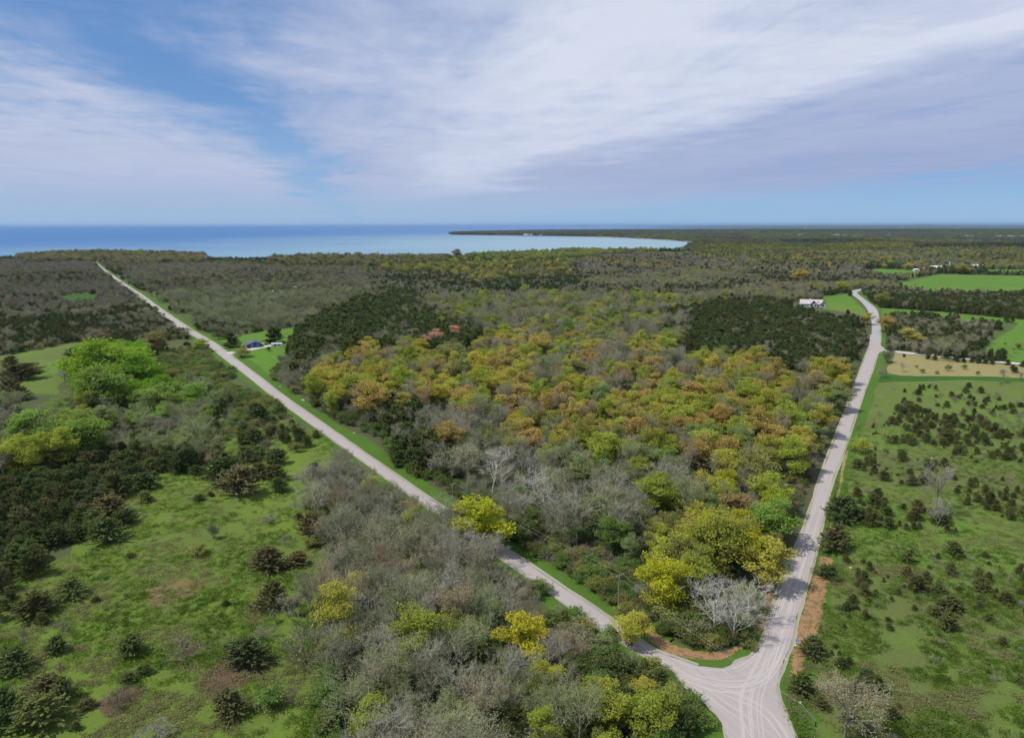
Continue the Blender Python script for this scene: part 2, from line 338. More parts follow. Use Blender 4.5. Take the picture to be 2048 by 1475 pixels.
def p_bare(i, bud=False):
    h, rad = HREF, rng.uniform(4.2, 5.4); segs, tips = branching(h, rad, .28, rng.integers(8, 11), 4, .17, 1.0, (5, 5, 6))
    tr = [q2(prisms(*seg_arr(segs[0]), 6), 0, None, .2, .15), q2(prisms(*seg_arr(segs[1]), 4), 0, None, .25, .2)]
    a = seg_arr(segs[2]); cr = [q2(prisms(*a, 3), 0, None, .4, .3)]
    a = seg_arr(segs[3]); cr.append(q2(slivers(a[0], a[1], .024), 0, None, .6, .4))
    a = seg_arr(segs[4]); cr.append(q2(slivers(a[0], a[1], .017 if not bud else .013), 0, None, .65, .4))
    if bud:
        k = 2; c = np.repeat(a[1], k, 0) + rng.normal(0, .18, (len(a[1]) * k, 3)); cr.append(q2(leaves(c, rng.uniform(.06, .14, len(c)), .4), 1))
    else:
        c = a[1][rng.random(len(a[1])) < .35]; cr.append(q2(leaves(c, rng.uniform(.03, .06, len(c)), .4), 1))
    return Proto('bare%d' % i if not bud else 'bud%d' % i, tr, cr, M_leaf)
def p_leafy(i, dense=1.0):
    h = HREF; rad = rng.uniform(3.6, 4.8); rz = rng.uniform(4.9, 5.6); cz = h - rz; nl = int(rng.integers(20, 28))
    cen, lr = [], []
    for k in range(nl):
        d = rng.normal(size=3); d[2] = d[2] * .95 + .06; d /= np.linalg.norm(d); t = rng.uniform(.55, .88) if k > 3 else rng.uniform(0, .35)
        cen.append(np.array([d[0] * rad * t, d[1] * rad * t, cz + d[2] * rz * t])); lr.append(rng.uniform(.18, .46) * rad)
    cen, lr = np.array(cen), np.array(lr); C, Sz, LV = [], [], []; tw0, tw1 = [], []
    for c, r in zip(cen, lr):
        n = int(400 * dense * (r / 1.5) ** 1.6); d = rng.normal(size=(n, 3)); d /= np.linalg.norm(d, axis=1, keepdims=True); d[:, 2] = d[:, 2] * .8 + .12
        # sub-clumps on the lobe's shell give a broken surface
        ns = 16; sc = rng.normal(size=(ns, 3)); sc /= np.linalg.norm(sc, axis=1, keepdims=True)
        w_ = np.max(d @ sc.T, axis=1); rr = r * (.55 + .62 * np.clip((w_ - .7) / .3, 0, 1)) * rng.uniform(.72, 1.2, n)
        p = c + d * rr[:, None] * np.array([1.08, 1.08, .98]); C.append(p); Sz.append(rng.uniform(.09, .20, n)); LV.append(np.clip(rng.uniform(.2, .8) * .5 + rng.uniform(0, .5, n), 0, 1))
        for q in range(9): e = p[rng.integers(n)]; tw0.append(c + rng.normal(0, .2, 3) * r); tw1.append(e)
    C, Sz, LV = map(np.concatenate, (C, Sz, LV))
    tp = [np.zeros(3)] + [np.array([rng.normal(0, .12) * k, rng.normal(0, .12) * k, cz * .9 * k / 3 + .3]) for k in (1, 2, 3)] + [np.array([rng.normal(0, .3), rng.normal(0, .3), cz + rz * .5])]
    r_ = [.24, .2, .17, .14, .05]; tr = [q2(prisms(tp[:-1], tp[1:], r_[:-1], r_[1:], 6), 0, None, .4, .2)]
    p0, p1, ra, rb = [], [], [], []
    for c in cen:
        b = tp[2] + (tp[4] - tp[2]) * rng.uniform(0, .7); mid = (b + c) / 2 + np.array([0, 0, -.3]); p0 += [b, mid]; p1 += [mid, c]; ra += [.09, .06]; rb += [.06, .025]
    tr.append(q2(prisms(p0, p1, ra, rb, 4), 0, None, .5, .2))
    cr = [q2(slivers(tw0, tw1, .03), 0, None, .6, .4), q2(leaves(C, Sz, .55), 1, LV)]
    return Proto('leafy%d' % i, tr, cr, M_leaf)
def p_juniper(i, slim=False):
    h = HREF * .5; rad = h * (.33 if slim else .60) * rng.uniform(.9, 1.12); nb = 190 if not slim else 150; T0, T1, C, D, Sz, LV = [], [], [], [], [], []
    nlead = 1 if slim else int(rng.integers(1, 4)); leads = [(rng.normal(0, .18 * rad, 2), rng.uniform(.75, 1.0) if k else 1.0) for k in range(nlead)]
    for b in range(nb):
        (lx, ly), lh = leads[rng.integers(nlead)]; t = rng.uniform(.0, 1.0) ** .95; z = t * h * lh * .97; an = rng.uniform(0, 2 * np.pi)
        L = rad * (1 - t) ** (.55 if not slim else .5) * rng.uniform(.6, 1.18) + .12 * h * rng.uniform(.3, 1); up = rng.uniform(.12, .6) + .7 * t
        d = np.array([math.cos(an), math.sin(an), up]); d /= np.linalg.norm(d); p = np.array([lx * (z / h), ly * (z / h), z]); e = p + d * L
        T0.append(p); T1.append(e); n = 24; s = rng.uniform(.25, 1.0, n) ** .7
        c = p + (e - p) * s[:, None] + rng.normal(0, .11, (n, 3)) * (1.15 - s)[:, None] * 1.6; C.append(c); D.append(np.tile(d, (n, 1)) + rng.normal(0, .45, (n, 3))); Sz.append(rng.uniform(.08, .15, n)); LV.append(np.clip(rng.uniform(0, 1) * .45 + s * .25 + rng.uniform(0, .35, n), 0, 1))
    C, D, Sz, LV = map(np.concatenate, (C, D, Sz, LV))
    tr = [q2(prisms([[0, 0, 0]] * nlead, [[l[0][0], l[0][1], h * l[1] * .95] for l in leads], [.12] * nlead, [.02] * nlead, 5), 0, None, .4, .2)]
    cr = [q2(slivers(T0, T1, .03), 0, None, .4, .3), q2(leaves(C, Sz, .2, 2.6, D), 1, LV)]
    if not slim:
        ax_ = np.array([rng.uniform(.8, 1.25), rng.uniform(.65, 1.0), rng.uniform(.75, 1.15)]); sh = rng.normal(0, .12, 2)
        def wrp(v): v = v * ax_; v[:, 0] += v[:, 2] * sh[0]; v[:, 1] += v[:, 2] * sh[1]; return v
        tr = [(wrp(a[0]),) + a[1:] for a in tr]; cr = [(wrp(a[0]),) + a[1:] for a in cr]
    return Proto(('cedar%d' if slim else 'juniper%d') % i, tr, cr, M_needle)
def p_shrub(i, leafy=True):
    h = HREF * .25; rad = h * .75; T0, T1, C = [], [], []; ns = 26
    for b in range(ns):
        an = rng.uniform(0, 2 * np.pi); sp = rng.uniform(0, 1) ** .6; e = np.array([math.cos(an) * rad * sp, math.sin(an) * rad * sp, h * math.sqrt(max(0.05, 1 - sp * sp * .75)) * rng.uniform(.7, 1.0)]); m = e * np.array([.5, .5, .55]) + rng.normal(0, .08, 3)
        T0 += [np.array([e[0] * .12, e[1] * .12, 0]), m]; T1 += [m, e]
        for q in range(16 if not leafy else 7):
            s0 = m + (e - m) * rng.uniform(0, 1); s1 = s0 + rng.normal(0, .28, 3) + np.array([0, 0, .25]); T0.append(s0); T1.append(s1); C.append(s1)
        C.append(e)
    T0, T1, C = np.array(T0), np.array(T1), np.array(C)
    st = [q2(prisms(T0[:2 * 1], T1[:2 * 1], [.04] * 2, [.02] * 2, 4), 0, None, .5, .2)]
    cr = [q2(slivers(T0, T1, .022 if leafy else .020), 0, None, .55, .4)]
    k = 9 if leafy else 1; c = np.repeat(C, k, 0) + rng.normal(0, .19, (len(C) * k, 3)); c[:, 2] = np.maximum(c[:, 2], .05); cr.append(q2(leaves(c, rng.uniform(.06, .13, len(c)) * (1 if leafy else .6), .5), 1))
    return Proto(('shrub%d' if leafy else 'brush%d') % i, st, cr, M_leaf)
def p_clump(i, dark=False):
    C, Sz, LV, D = [], [], [], []
    for k in range(9):
        cx, cy = rng.uniform(-11, 11, 2); hh = rng.uniform(7, 12) * (.8 if dark else 1); r = rng.uniform(2.6, 4.8) * (.6 if dark else 1); n = 75; d = rng.normal(size=(n, 3)); d /= np.linalg.norm(d, axis=1, keepdims=True)
        if dark: t = rng.uniform(0, 1, n); p = np.stack([cx + d[:, 0] * r * (1 - t), cy + d[:, 1] * r * (1 - t), t * hh], 1)
        else: p = np.array([cx, cy, hh * .62]) + d * np.array([r, r, hh * .40]) * rng.uniform(.8, 1.05, (n, 1)); p[:, 2] = np.maximum(p[:, 2], .3)
        C.append(p); Sz.append(rng.uniform(.7, 1.3, n)); LV.append(np.clip(rng.uniform(0, .75) + rng.uniform(0, .25, n), 0, 1))
    C, Sz, LV = map(np.concatenate, (C, Sz, LV)); v, f = leaves(C, Sz, .5)
    T = prisms([[0, 0, 0]], [[0, 0, 5]], [.2], [.1], 4)
    return Proto('clump%d' % i, [q2(T, 0)], [(v, f, 1, LV)], M_leaf)

KINDS = {}
KINDS['bare'] = [p_bare(i) for i in range(6)]
KINDS['bud'] = [p_bare(i, True) for i in range(6)]
KINDS['leafy'] = [p_leafy(i) for i in range(8)]
KINDS['cedar'] = [p_juniper(i, True) for i in range(4)]
KINDS['juniper'] = [p_juniper(i) for i in range(9)]
KINDS['shrub'] = [p_shrub(i) for i in range(5)]
KINDS['brush'] = [p_shrub(i, False) for i in range(5)]
KINDS['clump'] = [p_clump(i) for i in range(5)]
KINDS['darkclump'] = [p_clump(i, True) for i in range(4)]
REFH = {'bare': 12, 'bud': 12, 'leafy': 12, 'cedar': 6, 'juniper': 6, 'shrub': 3, 'brush': 3, 'clump': 12, 'darkclump': 10}
BARK = {'bare': (.34, .325, .255), 'bud': (.31, .29, .21), 'leafy': (.15, .125, .10), 'cedar': (.10, .085, .06), 'juniper': (.10, .085, .07), 'shrub': (.12, .10, .075), 'brush': (.23, .19, .165), 'clump': (.1, .09, .07), 'darkclump': (.05, .05, .04)}

# ------------------------------------------------------------------ ground, water
def big(pts, z): return pts
NEAR = [(-1500, 6000), (6000, 6000)]
land = [tuple(p) for p in unproj(*zip(*[(-900, 521), (0, 522), (180, 521), (400, 523), (480, 528), (560, 528), (760, 525), (900, 523), (1000, 520), (1130, 512), (1240, 508), (1300, 503), (1350, 496), (1382, 489), (1392, 485), (1372, 482), (1320, 478.5),
    (1260, 475.5), (1180, 472.8), (1100, 471), (1000, 470), (930, 469.6), (905, 469), (900, 467.2), (918, 465.6), (1000, 463.2), (1100, 461.6), (1300, 460.2), (1580, 460.2), (2300, 459), (3600, 458)]))]
land += [(60000, 9000), (3000, -600), (-3000, -600)]
sheet('ground', land, 0.0, M_meadow, px=False, step=60, amp=7, depth=3.0)
far1 = [(1575, 458.2), (1480, 457.2), (1380, 456.4), (1290, 455.3), (1340, 454.3), (1500, 453.7), (1560, 453.3)]
far_w = [tuple(p) for p in unproj(*zip(*far1))]
sheet('far_land', far_w + [(20000, 95000), (120000, 95000), (90000, 14000), tuple(unproj(1700, 458.8))], -.5, M_far, px=False, step=500, amp=40, depth=1.5)
for i, (x0, x1, y) in enumerate([(1120, 1200, 452.6), (1215, 1330, 452.9), (1250, 1290, 454.5)]):
    sheet('island', [(x0, y), ((x0 + x1) / 2, y + .25), (x1, y), ((x0 + x1) / 2, y - .35)], 0.5, M_far, step=300, amp=60, depth=3.0, seed=i)
sheet('lake', [(-130000, -400), (130000, -400), (130000, 110000), (-130000, 110000)], -2.0, M_water, px=False, amp=0)
# long low rise beyond the town, and its woods
def ridge(name, pts, hgt, depth, mat, seed):
    w_ = unproj([p[0] for p in pts], [p[1] for p in pts]); r = np.random.default_rng(seed); V = []; Fc = []; n = 90
    tt = np.linspace(0, len(w_) - 1, n); P = np.stack([np.interp(tt, range(len(w_)), w_[:, 0]), np.interp(tt, range(len(w_)), w_[:, 1])], 1)
    hh = np.interp(np.linspace(0, 12, n), range(13), r.uniform(.35, 1, 13)) * hgt * (1 + r.uniform(-.08, .08, n)) * np.sin(np.linspace(.02, np.pi - .02, n)) ** .35
    for k in range(n):
        dv = P[k] / np.linalg.norm(P[k])
        for q, z in enumerate((0, .8, 1.0, .8, 0)): e = P[k] + dv * depth * q / 4; V.append((e[0], e[1], hh[k] * z - (1.0 if z == 0 else 0)))
    for k in range(n - 1):
        for q in range(4): a = k * 5 + q; Fc.append((a, a + 5, a + 6, a + 1))
    me = mesh_np(name, V, Fc, (mat,)); return tag(link(name, me), kind='structure')
ridge('hills', [(1290, 453.4), (1600, 453.0), (1900, 452.4), (2400, 452)], 42, 9000, M_far, 3)
ridge('hills', [(1600, 452.0), (1760, 451.8), (1930, 451.6)], 90, 9000, M_far, 5)
ridge('hills', [(1350, 455.0), (1600, 455.2), (2500, 454.2)], 18, 2500, M_far, 8)
sheet('beach', [(1180, 472.6), (1260, 475.2), (1320, 478.1), (1372, 481.6), (1396, 485), (1386, 489.5), (1380, 489), (1389, 485), (1370, 482.3), (1318, 478.9), (1258, 475.9), (1180, 473.3)], .12, plain('sand', (.46, .42, .34)), step=30, amp=2)
sheet('beach', [(905, 469.3), (1000, 470.2), (1100, 471.3), (1180, 473), (1180, 472.6), (1100, 470.9), (1000, 469.9), (905, 469.0)], .12, bpy.data.materials['sand'], step=40, amp=1)

# ------------------------------------------------------------------ roads (edges traced on the ground)
A_N = [(191, 522.5), (213, 541), (256, 571), (283, 588), (325, 619), (360, 643), (398, 667), (430, 686), (461, 710), (502, 741), (541, 771), (575, 797), (620, 829), (680, 871), (760, 927), (854, 992), (930, 1043), (1041, 1117), (1185, 1214), (1240, 1252), (1307, 1298), (1350, 1315), (1396, 1331)]
A_S = [(189, 524), (209, 545), (249, 574), (277, 593), (317, 624), (350, 650), (388, 672), (418, 692), (449, 716), (488, 746), (524, 774), (557, 801), (600, 831), (660, 874), (740, 932), (830, 997), (905, 1050), (1016, 1125), (1160, 1227), (1214, 1264), (1290, 1310), (1334, 1329), (1381, 1376)]
B_L = [(1721, 577.5), (1706, 581), (1702, 586), (1721, 601), (1735, 618), (1744, 641), (1743, 679), (1727, 723), (1706, 780), (1661, 900), (1634, 978), (1611, 1048), (1591, 1099), (1568, 1153), (1548, 1212), (1533, 1263), (1521, 1290), (1502, 1313), (1470, 1330), (1452, 1400), (1457, 1475), (1470, 1600), (1480, 1800)]
B_R = [(1726, 579.5), (1716, 583), (1714, 587), (1735, 603), (1752, 618), (1758, 641), (1761, 679), (1749, 727), (1729, 780), (1687, 900), (1661, 974), (1642, 1056), (1631, 1099), (1617, 1153), (1599, 1212), (1587, 1263), (1580, 1290), (1570, 1313), (1561, 1341), (1552, 1383), (1587, 1475), (1635, 1600), (1690, 1800)]
def resample_pair(Lw, Rw, sub=5):
    out = []
    for P in (Lw, Rw):
        P = np.asarray(P); q = []
        for i in range(len(P) - 1):
            a, b, c, d = P[max(i - 1, 0)], P[i], P[i + 1], P[min(i + 2, len(P) - 1)]
            for t in np.arange(sub) / sub: q.append(.5 * ((2 * b) + (-a + c) * t + (2 * a - 5 * b + 4 * c - d) * t * t + (-a + 3 * b - 3 * c + d) * t ** 3))
        q.append(P[-1]); out.append(np.array(q))
    return out
def ribbon(name, Lw, Rw, z, mat, jit=.12, seed=0, parent=None, cols=5, depth=.08, kind='structure'):
    r = np.random.default_rng(seed); n = len(Lw); Lw, Rw = Lw + r.normal(0, jit, Lw.shape), Rw + r.normal(0, jit, Rw.shape); mid = (Lw + Rw) / 2
    s = np.concatenate([[0], np.cumsum(np.linalg.norm(np.diff(mid, axis=0), axis=1))]); wd = np.linalg.norm(Rw - Lw, axis=1)
    V, UV = [], []
    for k in range(n):
        for c in range(cols):
            t = c / (cols - 1); p = Lw[k] + (Rw[k] - Lw[k]) * t; V.append((p[0], p[1], z - (depth if c in (0, cols - 1) else 0))); UV.append((t * np.median(wd) + seed * 13, s[k]))
    f = [(k * cols + c, k * cols + c + 1, (k + 1) * cols + c + 1, (k + 1) * cols + c) for k in range(n - 1) for c in range(cols - 1)]
    me = mesh_np(name, V, f, (mat,), uv=UV)
    if me.polygons[0].normal.z < 0: me.flip_normals()
    o = link(name, me, parent); return tag(o, kind=kind) if kind else o
up = lambda P: unproj([p[0] for p in P], [p[1] for p in P])
aN, aS = resample_pair(up(A_N), up(A_S)); bL, bR = resample_pair(up(B_L), up(B_R))
roadA = ribbon('gravel_road', aN, aS, .14, M_gravel, .10, 1)
roadB = ribbon('gravel_road', bL, bR, .146, M_gravel, .10, 2)
def road_sheet(name, pts, z, mat, **k):
    o = sheet(name, pts, z, mat, **k); me = o.data; uv = me.uv_layers.new(name='UVMap')
    co = np.zeros(len(me.vertices) * 3, np.float32); me.vertices.foreach_get('co', co); co = co.reshape(-1, 3); li = np.zeros(len(me.loops), np.int32); me.loops.foreach_get('vertex_index', li)
    a = .45; uvs = np.stack([co[li, 0] * math.cos(a) + co[li, 1] * math.sin(a), -co[li, 0] * math.sin(a) + co[li, 1] * math.cos(a)], 1); uv.data.foreach_set('uv', uvs.astype(np.float32).ravel()); return o
road_sheet('road_junction', [(1290, 1300), (1350, 1315.5), (1396, 1331), (1443, 1335.5), (1470, 1327), (1502, 1313), (1530, 1290), (1580, 1290), (1570, 1313), (1560, 1341), (1552, 1383), (1562, 1422), (1587, 1473), (1640, 1640), (1475, 1640), (1457, 1475), (1439, 1438), (1412, 1407), (1381, 1376), (1334, 1332)], .155, M_gravel, step=1.2, amp=.12, depth=.15)
road_sheet('road_junction', [(1740, 668), (1761, 690), (1772, 699), (1755, 707), (1748, 730), (1738, 700)], .155, M_gravel, step=2, amp=.1)
road_sheet('road_turnout', [(392, 665), (378, 652), (352, 651), (350, 655), (372, 662), (390, 673)], .13, M_should, step=3, amp=.3)
ribbon('driveway', up([(1765, 696), (1791, 701), (1861, 708), (1946, 716), (2048, 726), (2300, 748)]), up([(1765, 701), (1791, 705), (1861, 712), (1946, 720), (2048, 730), (2300, 753)]), .10, plain('pale_gravel', (.50, .49, .46), .95), .1, 3)
ribbon('driveway', up([(450, 704), (470, 701.5), (497, 697), (520, 692.5), (545, 688.5)]), up([(458, 709.5), (475, 706), (501, 701.5), (523, 696.5), (548, 692)]), .10, bpy.data.materials['pale_gravel'], .2, 4)
ribbon('asphalt_road', *resample_pair(up(B_L[:7]), up(B_R[:7])), .165, M_tar, .05, 5)
# swept wheel tracks through the junction: pale low ridges of gravel
def curve_pts(P, n=40):
    w_ = up(P); q = []
    for i in range(len(w_) - 1):
        a, b, c, d = w_[max(i - 1, 0)], w_[i], w_[i + 1], w_[min(i + 2, len(w_) - 1)]
        for t in np.arange(10) / 10: q.append(.5 * ((2 * b) + (-a + c) * t + (2 * a - 5 * b + 4 * c - d) * t * t + (-a + 3 * b - 3 * c + d) * t ** 3))
    q.append(w_[-1]); return np.array(q)
TR = [[(1060, 1140), (1180, 1222), (1290, 1296), (1370, 1340), (1450, 1352), (1510, 1330), (1550, 1280), (1575, 1200), (1610, 1095), (1655, 960)],
      [(1210, 1250), (1300, 1308), (1380, 1352), (1470, 1368), (1530, 1345), (1568, 1270), (1590, 1195)],
      [(1200, 1242), (1300, 1312), (1390, 1362), (1470, 1392), (1530, 1425), (1580, 1500), (1620, 1640)],
      [(1640, 1010), (1600, 1130), (1565, 1240), (1535, 1330), (1510, 1400), (1515, 1475), (1540, 1640)],
      [(1560, 1210), (1530, 1310), (1490, 1390), (1495, 1475), (1510, 1640)],
      [(1340, 1340), (1420, 1375), (1490, 1378), (1540, 1345), (1575, 1275)], [(1350, 1342), (1430, 1400), (1490, 1440), (1530, 1500)]]
V, Fc, o_, UVs = [], [], 0, []
rt = np.random.default_rng(4); STR = 0
for ti, tpts in enumerate(TR):
    c = curve_pts(tpts); tn = np.gradient(c, axis=0); tn /= np.linalg.norm(tn, axis=1, keepdims=True); nr = np.stack([-tn[:, 1], tn[:, 0]], 1)
    for off in (-1.05, -.72, .75, 1.1, rt.uniform(-2, 2)):
        wdt = .10 + .10 * rt.random(); a, b = sorted(rt.integers(0, len(c), 2)); a, b = (max(0, a - 14), min(len(c), b + 16)); cc = c[a:b] + nr[a:b] * (off + .15 * np.sin(np.linspace(0, 7, b - a) + ti))[:, None]; m_ = nr[a:b]
        taper = np.sin(np.linspace(.05, np.pi - .05, b - a))[:, None] ** .5 * wdt
        z0 = .160 + .0011 * STR; STR += 1
        for k in range(b - a):
            for sgn in (-1, 1): p = cc[k] + m_[k] * sgn * taper[k]; V.append((p[0], p[1], z0 + .004)); UVs.append((sgn, k))
        for k in range(b - a - 1): Fc.append((o_ + 2 * k, o_ + 2 * k + 1, o_ + 2 * k + 3, o_ + 2 * k + 2))
        o_ = len(V)
me = mesh_np('gravel_ridges', V, Fc, (M_track,), uv=UVs); tag(link('gravel_ridges', me), kind='stuff', label='pale ridges of loose gravel swept by wheels across the road junction', cat='gravel')

def offset(P, d):
    t = np.gradient(P, axis=0); t /= np.maximum(np.linalg.norm(t, axis=1, keepdims=True), 1e-6); return P + np.stack([-t[:, 1], t[:, 0]], 1) * d
def verge(P, d, z, mat, seed, jit=.5):
    Q = offset(P, d); r = np.random.default_rng(seed); n = len(P); wv = np.interp(np.linspace(0, 30, n), range(31), r.uniform(-.22, .22, 31)) * abs(d)
    Q = offset(P, d) + (Q - P) * (wv / abs(d))[:, None]
    ribbon('road_verge', P, Q, z, mat, jit, seed, cols=3, depth=0.0)
verge(aN, 7 if offset(aN, 1)[60][1] > aN[60][1] else -7, .05, M_verge, 21)
verge(aS, -5 if offset(aN, 1)[60][1] > aN[60][1] else 5, .052, M_verge, 22)
sgB = 1 if offset(bR, 1)[60][0] > bR[60][0] else -1
verge(bR, 6 * sgB, .054, M_verge, 23); verge(bL, -3.0 * sgB, .056, M_floor, 24)
verge(aN, 1.0 if offset(aN, 1)[60][1] > aN[60][1] else -1.0, .09, M_should, 25, .07); verge(bR, .8 * sgB, .092, M_should, 26, .07); verge(bL, -.8 * sgB, .094, M_should, 27, .07)
verge(aS, -.9 if offset(aN, 1)[60][1] > aN[60][1] else .9, .096, M_should, 28, .07)

# ------------------------------------------------------------------ fields and patches
Z = lambda pts, sc, ox, oy: [(x / sc + ox, y / sc + oy) for x, y in pts]
P_LEFT = [(300, 890), (360, 862), (440, 828), (560, 822), (640, 868), (735, 935), (700, 1000), (660, 1100), (640, 1240), (660, 1340), (720, 1475), (760, 2400), (-1600, 2400), (-900, 1250), (0, 1180), (140, 1110), (140, 1040), (250, 990), (280, 930)]
P_RIGHT = [(1735, 757), (1770, 755), (2700, 757), (4200, 1500), (4200, 2400), (1760, 2400), (1592, 1475), (1556, 1383), (1590, 1270), (1646, 1056), (1690, 900), (1722, 800)]
P_TAN = Z([(330, 300), (760, 350), (1120, 385), (1600, 440), (2048, 480), (2900, 520), (2900, 690), (2048, 640), (1640, 615), (1000, 610), (400, 600), (240, 575), (220, 520), (240, 470), (310, 440)], 6.65, 1740, 660)
P_LUSH = Z([(100, 560), (240, 580), (400, 606), (1000, 616), (1640, 621), (2048, 648), (2900, 700), (2900, 760), (2048, 690), (1300, 660), (600, 680), (100, 700)], 6.65, 1740, 660)
P_G1 = Z([(1250, 450), (1370, 415), (1560, 375), (2048, 385), (2700, 395), (2700, 510), (2048, 497), (1850, 490), (1640, 470), (1450, 470), (1320, 462)], 2.934, 1350, 420)
P_G1B = Z([(1080, 352), (1200, 345), (1440, 352), (1450, 385), (1380, 392), (1230, 395), (1120, 372)], 2.934, 1350, 420)
P_G1C = Z([(1700, 350), (2048, 350), (2700, 355), (2700, 376), (2048, 374), (1700, 368)], 2.934, 1350, 420)
P_G2 = Z([(860, 508), (1040, 486), (1022, 500), (1085, 560), (1125, 590), (1152, 640), (1060, 600), (870, 572)], 2.934, 1350, 420)
P_G2Y = Z([(870, 556), (960, 560), (1110, 574), (1150, 640), (1060, 606), (870, 578)], 2.934, 1350, 420)
P_G3 = Z([(1165, 572), (1300, 580), (1600, 600), (1920, 632), (2048, 642), (2700, 690), (2700, 960), (2048, 893), (1900, 878), (1720, 864), (1800, 812), (1900, 745), (1990, 690), (2020, 660), (1900, 657), (1700, 652), (1500, 642), (1300, 614), (1240, 612), (1200, 625), (1180, 600)], 2.934, 1350, 420)
P_HLAWN = Z([(1120, 640), (1160, 655), (1330, 700), (1450, 668), (1600, 642), (1720, 630), (1710, 700), (1700, 780), (1640, 830), (1600, 900), (1560, 960), (1500, 915), (1400, 835), (1330, 782), (1250, 722)], 2.926, 0, 440)
P_L2 = Z([(-900, 800), (0, 796), (130, 775), (300, 742), (450, 712), (520, 740), (480, 800), (440, 880), (350, 960), (340, 1020), (100, 1020), (100, 950), (180, 900), (190, 850), (0, 868), (-900, 880)], 2.926, 0, 440)
P_L2B = Z([(340, 455), (440, 435), (570, 435), (560, 480), (370, 492)], 2.926, 0, 440)
P_RG = Z([(280, 435), (380, 430), (400, 445), (300, 450)], 2.934, 1350, 420)
# woodland floors first, then the open ground above them
P_WOOD = [(455, 712), (560, 600), (330, 560), (190, 523), (1130, 515), (1400, 500), (2300, 500), (2300, 580), (1800, 580), (1700, 590), (1745, 640), (1745, 690), (1700, 790), (1660, 900), (1590, 1090), (1540, 1230), (1510, 1290), (1440, 1310), (1290, 1285), (1180, 1200), (1040, 1105), (860, 980), (680, 855), (560, 770)]
sheet('woodland_floor', P_WOOD, .02, M_floor, step=12, amp=1.5, seed=2)
sheet('woodland_floor', [(640, 880), (735, 938), (905, 1060), (1160, 1235), (1330, 1338), (1400, 1410), (1450, 1480), (1470, 2300), (740, 2300), (690, 1475), (640, 1340), (625, 1240), (640, 1100), (650, 980)], .024, M_floor, step=6, amp=1.2, seed=3)
sheet('scrub_floor', [(-1200, 523), (188, 524), (250, 577), (350, 653), (445, 716), (560, 806), (640, 862), (560, 830), (440, 838), (360, 870), (280, 930), (250, 990), (140, 1040), (140, 1110), (0, 1185), (-1200, 1300)], .016, M_scrub, step=15, amp=2, seed=4)
sheet('field', P_LEFT, .030, M_field, step=7, amp=1.4, seed=5); sheet('field', P_RIGHT, .028, M_fieldR, step=7, amp=1.2, seed=6)
for nm, P, m, z in (('field', P_G1, M_lawn, .04), ('field', P_G1B, M_lawn, .04), ('field', P_G1C, M_lawn, .04), ('lawn', P_G2, M_lawn, .042), ('lawn', P_G2Y, M_field, .050), ('field', P_G3, M_lawn, .044), ('lawn', P_HLAWN, M_lawn, .046),
                    ('field', P_L2, M_fieldR, .034), ('clearing', P_L2B, M_lush, .036), ('mown_field', P_TAN, M_dry, .052), ('grass_strip', P_LUSH, M_lush, .048), ('clearing', P_RG, M_lush, .04)):
    sheet(nm, P, z, m, step=9, amp=1.0, seed=len(P))
MULCH1 = Z([(480, 880), (560, 950), (650, 1000), (760, 1030), (900, 1030), (980, 1000), (1040, 930), (1060, 850), (1080, 760), (1110, 700), (1150, 740), (1130, 820), (1110, 880), (1085, 935), (1020, 985), (950, 1040), (880, 1078), (780, 1072), (680, 1062), (600, 1040), (540, 1000), (490, 950)], 2.565, 1100, 900)
MULCH2 = Z([(1385, 540), (1450, 550), (1420, 700), (1390, 860), (1360, 980), (1310, 1080), (1290, 1150), (1250, 1270), (1232, 1240), (1243, 1100), (1252, 980), (1298, 820), (1330, 700), (1370, 620)], 2.565, 1100, 900)
sheet('wood_chip_strip', MULCH1, .062, M_chips, step=.5, amp=.28, seed=7); sheet('wood_chip_strip', MULCH2, .062, M_chips, step=.5, amp=.28, seed=8)
sheet('grass_corner', Z([(650, 1056), (780, 1074), (880, 1079), (950, 1042), (1020, 986), (1085, 936), (1110, 935), (1078, 1000), (1030, 1060), (950, 1095), (880, 1115), (760, 1105), (660, 1072)], 2.565, 1100, 900), .07, M_verge, step=1.2, amp=.25, seed=9)
sheet('weed_patch', Z([(1175, 770), (1240, 690), (1340, 610), (1430, 600), (1590, 600), (1560, 680), (1480, 750), (1380, 810), (1250, 860), (1190, 830)], 2.926, 0, 1100), .05, M_brown, step=2, amp=.35, seed=10, smooth=True)
sheet('weed_patch', Z([(850, 240), (960, 180), (1180, 170), (1200, 210), (1110, 270), (990, 300), (930, 330), (860, 300)], 2.926, 0, 1100), .05, M_tan, step=2, amp=.4, seed=11, smooth=True)
sheet('weed_patch', Z([(1130, 380), (1260, 350), (1330, 400), (1300, 470), (1200, 510), (1120, 480)], 3.012, 0, 760), .05, M_brown, step=2, amp=.5, seed=12, smooth=True)
sheet('weed_patch', Z([(560, 900), (640, 850), (760, 790), (860, 800), (800, 880), (700, 960), (640, 980)], 2.926, 0, 1100), .05, M_brown, step=2, amp=.6, seed=13, smooth=True)
sheet('grass_corner', [(1375, 1383), (1412, 1413), (1437, 1442), (1454, 1478), (1466, 1640), (1380, 1640), (1360, 1450)], .072, M_verge, step=1.2, amp=.25, seed=19)
sheet('weed_patch', [(640, 1475), (660, 1440), (700, 1430), (700, 1500), (640, 1520)], .05, M_brown, step=2, amp=.4, seed=14, smooth=True)
sheet('footpath', Z([(1480, 180), (1505, 40), (1525, 0), (1532, 0), (1515, 60), (1486, 240), (1436, 420), (1425, 410)], 2.565, 1100, 900), .064, M_dry, step=3, amp=.15, seed=15)

